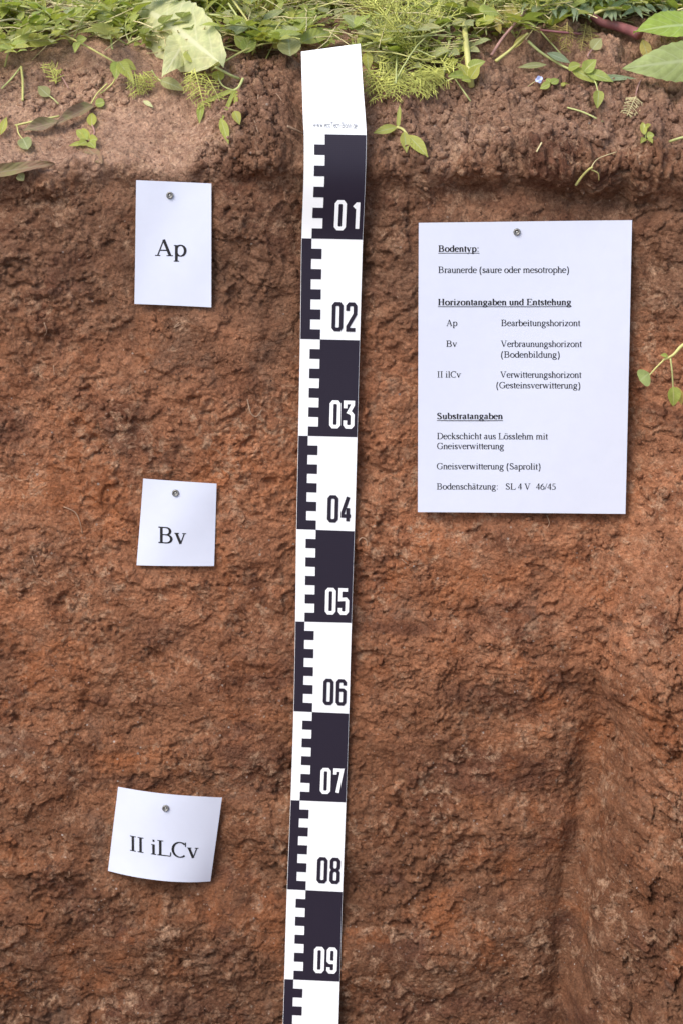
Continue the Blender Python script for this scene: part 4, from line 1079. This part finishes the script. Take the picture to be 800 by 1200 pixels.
# arching stems left of the tape
p = Plant('arching_stems', settle(A(285, 64)), 'arching green stems of a weed leaning towards the head of the tape', 'weed')
for q in ([(205, 0, .09), (232, 32, .07), (262, 55, .05), (290, 62, .02)], [(268, 4, .08), (285, 30, .06), (295, 50, .03), (300, 62, .01)], [(248, 82, .02), (285, 60, .05), (320, 50, .05), (352, 58, .04)], [(273, 0, .085), (290, 24, .06), (302, 44, .04), (296, 64, .01)], [(310, 45, .05), (332, 42, .05), (352, 46, .045)]):
    p.stem([A(*c) for c in q], 0.0011, 0.0009, random.choice(('stem', 'stem_yellow')))
for a, b, w in (((286, 62), (298, 42), .016), ((290, 58), (275, 42), .013), ((320, 52), (345, 48), .016), ((322, 48), (318, 28), .013), ((300, 44), (322, 33), .012), ((284, 30), (296, 34), .009)):
    p.leaf(A(*a, .045), A(*b, .055), w, random.choice(('leaf_mid', 'leaf_fresh', 'leaf_yellow')), 'ovate', curl=0.35)
p = Plant('broad_leaf_weed', settle(A(345, 58)), 'blunt green leaf pair beside the tape\'s top left corner', 'weed')
p.leaf(A(340, 66, .03), A(338, 44, .05), .024, 'leaf_dull', 'ovate', curl=.3); p.leaf(A(352, 50, .035), A(392, 36, .055), .018, 'leaf_mid', 'ovate', curl=.3); p.leaf(A(356, 52, .03), A(330, 30, .06), .016, 'leaf_dull', 'lance', curl=.3)
p.stem([A(345, 52, .035), A(347, 66, .0)], 0.0012)
# right of the tape
p = Plant('leafy_weed', settle(A(432, 72)), 'weed with a drooping oblong leaf tucked against the tape\'s top right edge', 'weed')
p.leaf(A(430, 60, .04), A(431, 84, .03), .011, 'leaf_mid', 'lance', curl=.3); p.leaf(A(428, 48, .05), A(420, 22, .06), .009, 'leaf_mid', 'lance', curl=.2); p.leaf(A(436, 50, .045), A(462, 44, .05), .012, 'leaf_mid', 'lance', curl=.3)
p.stem([A(430, 60, .04), A(434, 76, .0)], 0.001)
p = Plant('trailing_stems', settle(A(500, 62)), 'thin pinkish trailing stems running sideways right of the tape head', 'weed')
for q in ([(424, 54, .05), (455, 46, .055), (500, 42, .05), (540, 40, .04)], [(424, 60, .045), (460, 62, .05), (495, 70, .04), (520, 66, .02)], [(430, 50, .05), (470, 52, .05), (505, 66, .03), (518, 74, .01)], [(400, 11, .09), (425, 13, .085), (450, 11, .08)], [(440, 84, .03), (470, 88, .03), (500, 84, .02)]):
    p.stem([A(*c) for c in q], 0.0007, 0.0006, random.choice(('straw', 'stem', 'stem_yellow')))
for i, (a, b) in enumerate((((432, 78), (440, 116)), ((450, 80), (438, 108)), ((470, 84), (468, 112)), ((480, 88), (498, 104)), ((500, 80), (480, 108)), ((446, 92), (474, 98)), ((512, 82), (500, 100)), ((440, 70), (466, 82)), ((474, 70), (500, 62)), ((530, 84), (515, 60)))):
    q = Plant('mayweed_shoot', A(*a), 'feathery mayweed shoot spilling over the edge right of the tape, ' + ['nearest it', 'second', 'hanging lowest', 'spreading right', 'drooping left', 'lying flat', 'next to the stalk', 'higher up', 'rising behind', 'left of the stalk'][i], 'weed', 'mayweed shoots spilling right of the tape')
    for k in range(2): q.frond(A(a[0] + rv(-4, 4), a[1] + rv(-5, 3), .03), A(b[0] + rv(-16, 16), b[1] + rv(-8, 4), .016), .004, 8, .015, 'feather', seed=i * 7 + k)
# tall yellow stalk and the long petioled leaf
p = Plant('tall_stalk', A(551, 101), 'tall yellow-green stalk standing out of the soil at its brown foot', 'plant stalk')
p.stem([A(552, 101, .0), A(549, 84, .012), A(545, 45, .045), A(541, 8, .08), A(537, -30, .11)], 0.0033, 0.0025, 'stem_yellow', n=12)
for a, b, w in (((548, 90), (535, 74), .010), ((550, 92), (561, 76), .012), ((551, 93), (540, 94), .008), ((547, 80), (568, 72), .012), ((545, 88), (524, 90), .010)):
    p.leaf(A(*a, .012), A(*b, .02), w, 'leaf_fresh', 'ovate', curl=.3)
p = Plant('spoon_leaved_seedling', settle(A(517, 98)), 'spoon-leaved seedling rising left of the tall stalk', 'weed')
p.stem([A(517, 98, .002), A(522, 70, .03), A(526, 44, .055), A(523, 22, .07)], 0.0013, 0.0016, 'leaf_fresh' if False else 'stem')
p.leaf(A(524, 26, .068), A(520, 1, .085), .016, 'leaf_fresh', 'ovate', curl=.2, fold=.2)
p.leaf(A(518, 92, .01), A(506, 82, .02), .012, 'leaf_fresh', 'ovate', curl=.3); p.leaf(A(520, 84, .015), A(536, 70, .025), .016, 'leaf_mid', 'ovate', curl=.3)
p.stem([A(519, 97, .004), A(530, 92, .01), A(545, 88, .012)], 0.0009)
# orange and pink dying stems
p = Plant('dying_weed', settle(A(585, 70)), 'dying weed with orange and pink stems right of the tall stalk', 'weed')
p.stem([A(575, 65, .01), A(588, 45, .03), A(606, 24, .05), A(618, 8, .06)], 0.0017, 0.0012, 'stem_pink'); p.stem([A(580, 72, .01), A(598, 58, .03), A(618, 39, .04)], 0.0019, 0.0012, 'stem_yellow')
p.leaf(A(600, 57, .03), A(618, 38, .035), .007, 'leaf_yellow', 'lance', curl=.2); p.leaf(A(586, 40, .03), A(572, 16, .05), .011, 'leaf_yellow', 'lance', curl=.4); p.leaf(A(604, 28, .05), A(592, 6, .06), .012, 'leaf_yellow', 'lance', curl=.4)
p.frond(A(600, 30, .05), A(580, 4, .06), .003, 7, .011, 'feather_brown', seed=21)
# dark red stem with big leaves at the right
p = Plant('red_stemmed_plant', settle(A(700, 42)), 'stout dark red stem lying on the soil behind the big leaves', 'plant stalk')
p.stem([A(692, 17, .045), A(704, 26, .04), A(724, 31, .035), A(748, 40, .03)], 0.0035, 0.0060, 'stem_red', n=12); p.stem([A(632, 35, .03), A(660, 38, .035), A(680, 40, .03)], 0.0012, 0.0012, 'stem_red')
p.stem([A(692, 18, .045), A(712, 10, .06), A(738, 10, .06)], 0.0018, 0.0014, 'stem_yellow')
p = Plant('big_leaved_plant', settle(A(812, 70)), 'plant with two big toothed bright green leaves reaching in at the right edge', 'plant')
p.leaf(A(838, 30, .05), A(743, 37, .06), .046, 'leaf_big', 'ovate', normal=V3(-0.1, -0.55, 1), curl=.3, fold=.15, wave=.05, teeth=.03, n=22, m=6, label='upper big leaf, glossy upper side')
p.leaf(A(850, 66, .04), A(729, 80, .045), .040, 'leaf_back', 'ovate', normal=V3(0.05, -1, 0.45), curl=.15, fold=-.12, wave=.06, teeth=.03, n=22, m=6, label='lower big leaf showing its paler underside')
p.leaf(A(752, 46, .03), A(760, 72, .02), .012, 'leaf_yellow', 'lance', normal=V3(0, -1, .3), curl=.3, label='small yellowed leaf between the big ones')
p.stem([A(838, 30, .05), A(845, 50, .03), A(850, 70, .02), A(850, 90, 0)], 0.003, 0.004)
# silvery leaves top right
for i, (x, y) in enumerate(((640, 4), (668, 6), (690, 2), (715, 5), (742, 4), (655, -8), (700, -10), (760, -4), (788, 6), (625, -2))):
    q = Plant('silvery_weed', settle(A(x, y + 14)), 'silvery narrow-leaved weed in the top right corner, ' + ['left one at the front', 'above the end of the red stem', 'over the red stem', 'right of the red stem tip', 'above the upper big leaf', 'left one at the back', 'back one over the red stem', 'back one above the big leaf', 'nearest the right edge', 'leftmost of all'][i], 'weed', 'silvery narrow-leaved weeds')
    for k in range(7):
        a = rv(-2.6, -0.2) if k < 4 else rv(0, 3.1)
        q.leaf(A(x + rv(-5, 5), y + rv(0, 8), .05), A(x + 24 * math.cos(a), y - 20 * math.sin(a), .06), .0055, 'leaf_silver', 'lance', curl=rv(.1, .5))
    q.stem([A(x, y, .05), A(x + 1, y + 14, .005)], 0.0011)
# dark blades and dangling leaves by the big leaves
p = Plant('dark_bladed_weed', settle(A(655, 78)), 'weed with dark narrow blades and dangling leaf lying in front of the bare soil patch', 'weed')
p.leaf(A(640, 62, .02), A(668, 74, .015), .009, 'leaf_silver', 'lance', curl=.3); p.leaf(A(668, 80, .014), A(700, 98, .01), .013, 'leaf_mid', 'lance', curl=.3); p.leaf(A(690, 92, .012), A(745, 92, .012), .007, 'leaf_silver', 'lance', curl=.2)
p.leaf(A(640, 76, .012), A(606, 79, .01), .007, 'leaf_dull', 'lance', curl=.25); p.leaf(A(685, 84, .014), A(718, 96, .012), .012, 'leaf_mid', 'lance', curl=.3); p.leaf(A(665, 80, .016), A(680, 76, .02), .010, 'leaf_mid', 'ovate', curl=.3); p.leaf(A(683, 84, .016), A(698, 70, .022), .014, 'leaf_fresh', 'ovate', curl=.3)
p.stem([A(618, 48, .03), A(634, 62, .02), A(660, 78, .015), A(672, 82, .012)], 0.0015, 0.0011); p.stem([A(683, 82, .014), A(696, 95, .012), A(700, 108, .008)], 0.0008); p.leaf(A(701, 106, .008), A(699, 127, .006), .011, 'leaf_mid', 'ovate', curl=.5, fold=.5)
p = Plant('leaf_sprig', settle(A(700, 62)), 'small grey-green leaf upright on a thin pink stalk below the red stem', 'weed')
p.leaf(A(693, 58, .02), A(704, 45, .025), .013, 'leaf_dull', 'ovate', curl=.2); p.stem([A(693, 58, .02), A(688, 66, .012), A(694, 72, 0)], 0.0007, mat='stem_pink')
p = Plant('brown_frond_weed', settle(A(670, 55)), 'withered yellow-brown feathery weed hanging below the red stem', 'weed')
for a, b in (((686, 26), (680, 60)), ((690, 30), (694, 58)), ((664, 26), (662, 62)), ((650, 28), (648, 48))): p.frond(A(*a, .035), A(*b, .015), .003, 11, .007, 'feather_brown', seed=a[0])
# speedwell with one blue flower
p = Plant('speedwell', A(636, 102), 'tiny speedwell with one pale blue flower on the bare right slope', 'weed')
p.stem([A(616, 103, .001), A(624, 97, .006), A(631, 93, .01)], 0.0005, mat='straw')
for k in range(4):
    a = k * 1.57 + .4; c = A(631, 93, .010); p.leaf(c, c + Vector((math.cos(a), -0.2, math.sin(a))) * .004, .0042, 'petal', 'round', normal=V3(0, -1, .6), name='petal', curl=.1, n=5, m=2)
for a, b, w in (((644, 98), (632, 104), .008), ((645, 98), (654, 93), .008), ((644, 97), (640, 92), .006), ((660, 100), (665, 98), .006), ((660, 101), (657, 97), .005)): p.leaf(A(*a, .006), A(*b, .009), w, 'leaf_fresh', curl=.2)
# plantain seedling by the tape
p = Plant('plantain_seedling', A(464, 150), 'plantain seedling with three oval leaves on the soil right of the tape', 'weed')
p.leaf(A(466, 149, .008), A(437, 156, .008), .010, 'leaf_mid', 'lance', curl=.25); p.leaf(A(473, 154, .008), A(476, 179, .006), .010, 'leaf_mid', 'lance', curl=.3); p.leaf(A(477, 158, .009), A(501, 184, .006), .013, 'leaf_fresh', 'lance', curl=.3, n=10)
p.leaf(A(466, 148, .010), A(468, 124, .014), .004, 'leaf_fresh', 'strap', curl=.15); p.stem([A(465, 149, .008), A(472, 152, .008), A(478, 160, .009)], 0.0014, 0.0011, 'stem_yellow')
# seedlings, straws and fallen leaves on the slopes
p = Plant('seedling', A(103, 170), 'fresh green seedling with a ring of small leaves on the left slope', 'weed')
for a, b, w in (((103, 164), (90, 152), .010), ((104, 164), (97, 150), .008), ((105, 165), (115, 163), .011), ((105, 166), (112, 174), .010), ((102, 166), (92, 170), .009), ((100, 167), (81, 171), .005)): p.leaf(A(*a, .006), A(*b, .010), w, 'leaf_fresh', 'ovate', curl=.3)
p.leaf(A(108, 148, .008), A(108, 132, .010), .010, 'leaf_fresh', 'ovate', curl=.2); p.stem([A(104, 165, .006), A(111, 156, .008), A(108, 146, .008)], 0.0007, mat='stem_pink')
p.leaf(A(102, 172, .003), A(120, 192, .004), .012, 'leaf_dry', 'strap', curl=.2, label='brown dead leaf at the foot of the seedling')
p = Plant('folded_dry_leaf', A(60, 145), 'long folded brown leaf lying across the left slope on a green stalk', 'dry leaf')
p.leaf(A(108, 124, .008), A(66, 146, .010), .012, 'leaf_dry', 'strap', curl=.15, fold=.9, wave=.15, name='blade', n=14); p.leaf(A(72, 142, .009), A(25, 154, .006), .013, 'leaf_dry', 'lance', curl=.15, fold=.8, wave=.15, name='blade', n=14)
p.stem([A(18, 147, .006), A(45, 141, .010), A(70, 136, .010)], 0.0011, mat='stem_yellow'); p.stem([A(107, 122, .008), A(114, 110, .010), A(126, 98, .012)], 0.0008, mat='stem_yellow')
p = Plant('fallen_leaf', A(20, 150), 'round pale leaf dangling on a bent stalk at the left edge slope', 'leaf')
p.leaf(A(27, 162, .006), A(33, 175, .008), .014, 'leaf_dull', 'round', name='blade', curl=.2); p.stem([A(20, 146, .008), A(22, 156, .007), A(27, 163, .006)], 0.0007, mat='stem_yellow')
p = Plant('fallen_leaf', A(55, 108), 'small pale oval leaf with stalk lying on dark crumbs at upper left', 'leaf')
p.leaf(A(58, 113, .006), A(45, 101, .010), .012, 'leaf_dull', 'ovate', name='blade', curl=.2); p.stem([A(58, 112, .006), A(64, 117, .005), A(69, 122, .003)], 0.0007)
p = Plant('fallen_leaf', A(5, 148), 'narrow green leaf standing at the left edge of the slope', 'leaf')
p.leaf(A(1, 158, .005), A(8, 137, .012), .008, 'leaf_fresh', 'lance', name='blade', curl=.2)
p = Plant('fallen_leaf', A(117, 121), 'tiny round green leaf lying above the folded brown leaf', 'leaf')
p.leaf(A(112, 122, .005), A(123, 120, .007), .010, 'leaf_fresh', 'round', name='blade', curl=.2)
p = Plant('rolled_dry_leaf', A(30, 198), 'long brown-green dried leaf lying along the lip at the left edge', 'dry leaf')
p.leaf(A(-22, 206, .008), A(64, 192, .008), .012, 'leaf_dry', 'strap', curl=.1, fold=.7, wave=.2, name='blade', n=16); p.leaf(A(22, 204, .006), A(28, 212, .006), .009, 'leaf_dull', 'ovate', name='leaf', curl=.3)
p = Plant('fallen_leaf', A(174, 121), 'tiny cream leaf scrap on the smooth left slope', 'leaf')
p.leaf(A(168, 118, .004), A(180, 126, .003), .005, 'leaf_pale', 'lance', name='blade', curl=.3)
p = Plant('bent_stalk', A(25, 100), 'bent yellow stalk stuck in dark soil at the upper left', 'plant stalk')
p.stem([A(2, 104, .006), A(14, 92, .012), A(25, 78, .016)], 0.0009, mat='stem'); p.stem([A(25, 78, .016), A(27, 95, .01), A(27, 118, .004)], 0.0013, mat='stem_yellow')
p = Plant('feathery_seedling', A(62, 85), 'small feathery seedling on dark crumbs at the upper left', 'weed')
p.frond(A(66, 98, .006), A(57, 74, .014), .003, 7, .009, seed=31); p.frond(A(66, 98, .006), A(68, 82, .014), .003, 5, .007, seed=32); p.stem([A(66, 80, .012), A(74, 92, .008), A(81, 104, .004)], 0.0005, mat='stem_pink')
p = Plant('seedling', A(756, 160), 'pale green seedling low on the right slope', 'weed')
for a, b, w in (((754, 158), (752, 143), .007), ((757, 160), (766, 158), .008), ((755, 162), (750, 168), .006), ((756, 150), (762, 146), .006), ((758, 163), (764, 168), .006)): p.leaf(A(*a, .006), A(*b, .010), w, 'leaf_fresh', 'ovate', curl=.4)
p.stem([A(755, 166, .003), A(756, 155, .008), A(754, 146, .009)], 0.0007)
p = Plant('withered_frond', A(740, 125), 'lacy withered frond on a reddish stalk below the lower big leaf', 'weed')
p.frond(A(745, 112, .012), A(734, 136, .006), .003, 10, .009, 'straw', seed=41); p.stem([A(750, 94, .02), A(746, 104, .014), A(744, 114, .012)], 0.0007, mat='stem_pink')
p = Plant('straw', A(690, 204), 'bent yellow straw sticking out over the right lip', 'straw')
p.stem([A(674, 217, .008), A(682, 206, .01), A(690, 198, .010), A(694, 196, .009)], 0.0014, 0.001, 'stem_yellow'); p.stem([A(690, 198, .010), A(700, 203, .009), A(701, 211, .006)], 0.0006, mat='stem_yellow'); p.stem([A(691, 198, .01), A(700, 186, .008), A(722, 178, .004)], 0.0004, mat='straw')
p = Plant('straw', A(685, 135), 'thin green straw lying slantwise on the right slope', 'straw')
p.stem([A(664, 126, .004), A(684, 132, .005), A(706, 143, .004)], 0.0009, mat='stem')
p = Plant('straw', A(795, 165), 'green stalk end poking in at the right edge', 'straw'); p.stem([A(784, 166, .006), A(796, 162, .006), A(815, 158, .004)], 0.0014, mat='stem')
p = Plant('straw', A(631, 172), 'short pale straw chip leaning on the right slope', 'straw'); p.stem([A(628, 178, .004), A(634, 167, .006)], 0.0008, mat='straw')
p = Plant('twig', A(345, 154), 'short brown twig touching the tape\'s left edge', 'twig'); p.stem([A(337, 148, .01), A(346, 152, .01), A(356, 157, .008)], 0.0013, 0.001, 'root')
# plant drooping in at the right edge
p = Plant('drooping_vine', on_face(815, 398, .02), 'drooping stalk with fan-shaped pale leaves hanging in at the right edge', 'weed')
G_ = lambda x, y, o: on_face(x, y, o)
p.stem([G_(822, 394, .06), G_(800, 404, .065), G_(788, 416, .068), G_(776, 422, .07)], 0.0022, 0.0011, 'stem_yellow'); p.stem([G_(777, 422, .07), G_(768, 431, .07), G_(760, 440, .07)], 0.0009, 0.0007, 'stem_yellow'); p.stem([G_(785, 420, .07), G_(787, 437, .07), G_(788, 455, .068)], 0.0009, 0.0007, 'stem')
p.leaf(G_(760, 437, .07), G_(749, 446, .075), .0185, 'leaf_back', 'fan', normal=V3(-.1, -1, .1), curl=.2, fold=.1); p.leaf(G_(788, 453, .07), G_(788, 476, .07), .014, 'leaf_fresh', 'ovate', normal=V3(.3, -1, .1), curl=.3, fold=.3)
p.leaf(G_(792, 453, .066), G_(798, 475, .066), .008, 'leaf_yellow', 'lance', normal=V3(.5, -1, .1), curl=.3); p.leaf(G_(782, 417, .07), G_(773, 416, .072), .0045, 'leaf_fresh', 'lance', curl=.2)

# ------------------------------------------------------------------ roots showing in the face
ROOTS = [([(290, 468), (294, 484), (301, 488), (307, 480)], .0009, 'curled pale root loop halfway between the Ap and Bv notes, by the tape'), ([(75, 594), (88, 600), (94, 612), (97, 626)], .0008, 'thin pale root fibre left of the Bv note'),
         ([(38, 652), (41, 661), (44, 664)], .0007, 'short whitish root below and left of the Bv note'), ([(52, 378), (55, 388), (52, 394)], .0008, 'short pale root near the left edge below the Ap note'), ([(63, 428), (64, 440)], .0006, 'tiny straight root at left under the Ap note'),
         ([(420, 634), (424, 630), (429, 633), (430, 640)], .0009, 'pale hooked root just right of numeral 05'), ([(210, 378), (204, 384), (212, 380)], .0007, 'small forked root right below the Ap note'), ([(300, 96), (303, 110), (300, 124)], .0008, 'vertical root on the crumbly clod left of the tape'),
         ([(318, 104), (326, 112), (333, 122)], .0007, 'pale rootlet on the right of the crumbly clod'), ([(298, 140), (301, 150), (303, 156)], .0006, 'short rootlet at the foot of the crumbly clod'), ([(640, 604), (643, 612), (641, 618)], .0006, 'tiny root under the right corner of the printed sheet'), ([(470, 655), (480, 662), (494, 660)], .0006, 'thin root lying flat below the printed sheet')]
for pts, r_, lab in ROOTS:
    P = catmull([A(x, y, .0015) for x, y in pts], 4); b = MB(); b.tube([q - P[0] for q in P], [r_ * .7 * (1 - .4 * i / len(P)) for i in range(len(P))], 6)
    o = link('root', b.mesh('root'), M['root']); o.location = P[0]; tag(o, lab, 'root', 'roots showing in the soil face')

# ------------------------------------------------------------------ loose crumbs of soil
bm = bmesh.new(); bmesh.ops.create_icosphere(bm, subdivisions=2, radius=1.0); ico_v = [v.co.copy() for v in bm.verts]; ico_f = [tuple(v.index for v in f.verts) for f in bm.faces]; bm.free()
from mathutils import noise as mnoise
shapes = []
for k in range(10):
    o3 = Vector((k * 3.1, k * 1.7, 0)); sq = Vector((rv(.8, 1.25), rv(.7, 1.1), rv(.6, .95)))
    shapes.append([Vector((v.x * sq.x, v.y * sq.y, v.z * sq.z)) * (1 + 0.75 * mnoise.noise(v * 1.3 + o3) + 0.45 * mnoise.noise(v * 2.9 + o3)) for v in ico_v])
cr = MB()
bm = bmesh.new(); bmesh.ops.create_icosphere(bm, subdivisions=1, radius=1.0); lo_v = [v.co.copy() for v in bm.verts]; lo_f = [tuple(v.index for v in f.verts) for f in bm.faces]; bm.free()
low = []
for k in range(12):
    o3 = Vector((k * 2.3, k * 4.7, 1)); sq = Vector((rv(.8, 1.3), rv(.6, 1.1), rv(.6, .95)))
    low.append([Vector((v.x * sq.x, v.y * sq.y, v.z * sq.z)) * (1 + 0.8 * mnoise.noise(v * 1.4 + o3) + 0.4 * mnoise.noise(v * 3.3 + o3)) for v in lo_v])
def crumbs(n, x0, x1, y0, y1, smin, smax, fine=True):
    for i in range(n):
        px = rv(x0, x1); py = rv(y0, y1)
        if any(a - 6 < px < b + 6 and c - 6 < py < d + 6 for a, b, c, d in ((158, 248, 211, 360), (160, 254, 561, 664), (125, 260, 924, 1037), (489, 740, 258, 602), (330, 428, 50, 1200))): continue
        if not fine and mnoise.noise(Vector((px * 0.022, py * 0.03, 3.3))) + 0.6 * mnoise.noise(Vector((px * 0.07, py * 0.08, 7.1))) < 0.12: continue
        p = at(px, py); s_ = smin * (smax / smin) ** (random.random() ** 2.2)
        m = Matrix.Translation(p) @ Matrix.Rotation(rv(0, 6.28), 4, Vector((rv(-1, 1), rv(-1, 1), rv(-1, 1))).normalized()) @ Matrix.Scale(s_, 4)
        cr.add([m @ v for v in random.choice(shapes if fine else low)], ico_f if fine else lo_f)
crumbs(620, 272, 358, 66, 200, .0012, .0075)
crumbs(750, 425, 800, 95, 205, .0010, .0060)
crumbs(160, 0, 150, 80, 130, .0012, .006)
crumbs(130, 230, 300, 160, 205, .0012, .005)
crumbs(250, 0, 270, 100, 215, .0007, .0022)
crumbs(7500, -10, 810, 215, 1210, .0008, .0042, False)
crumbs(900, 690, 810, 480, 1210, .0010, .0070, False)
tag(link('soil_crumbs', cr.mesh('soil_crumbs'), M['soil']), 'loose crumbs of brown soil strewn over the edge and face', 'soil crumbs', kind='stuff')
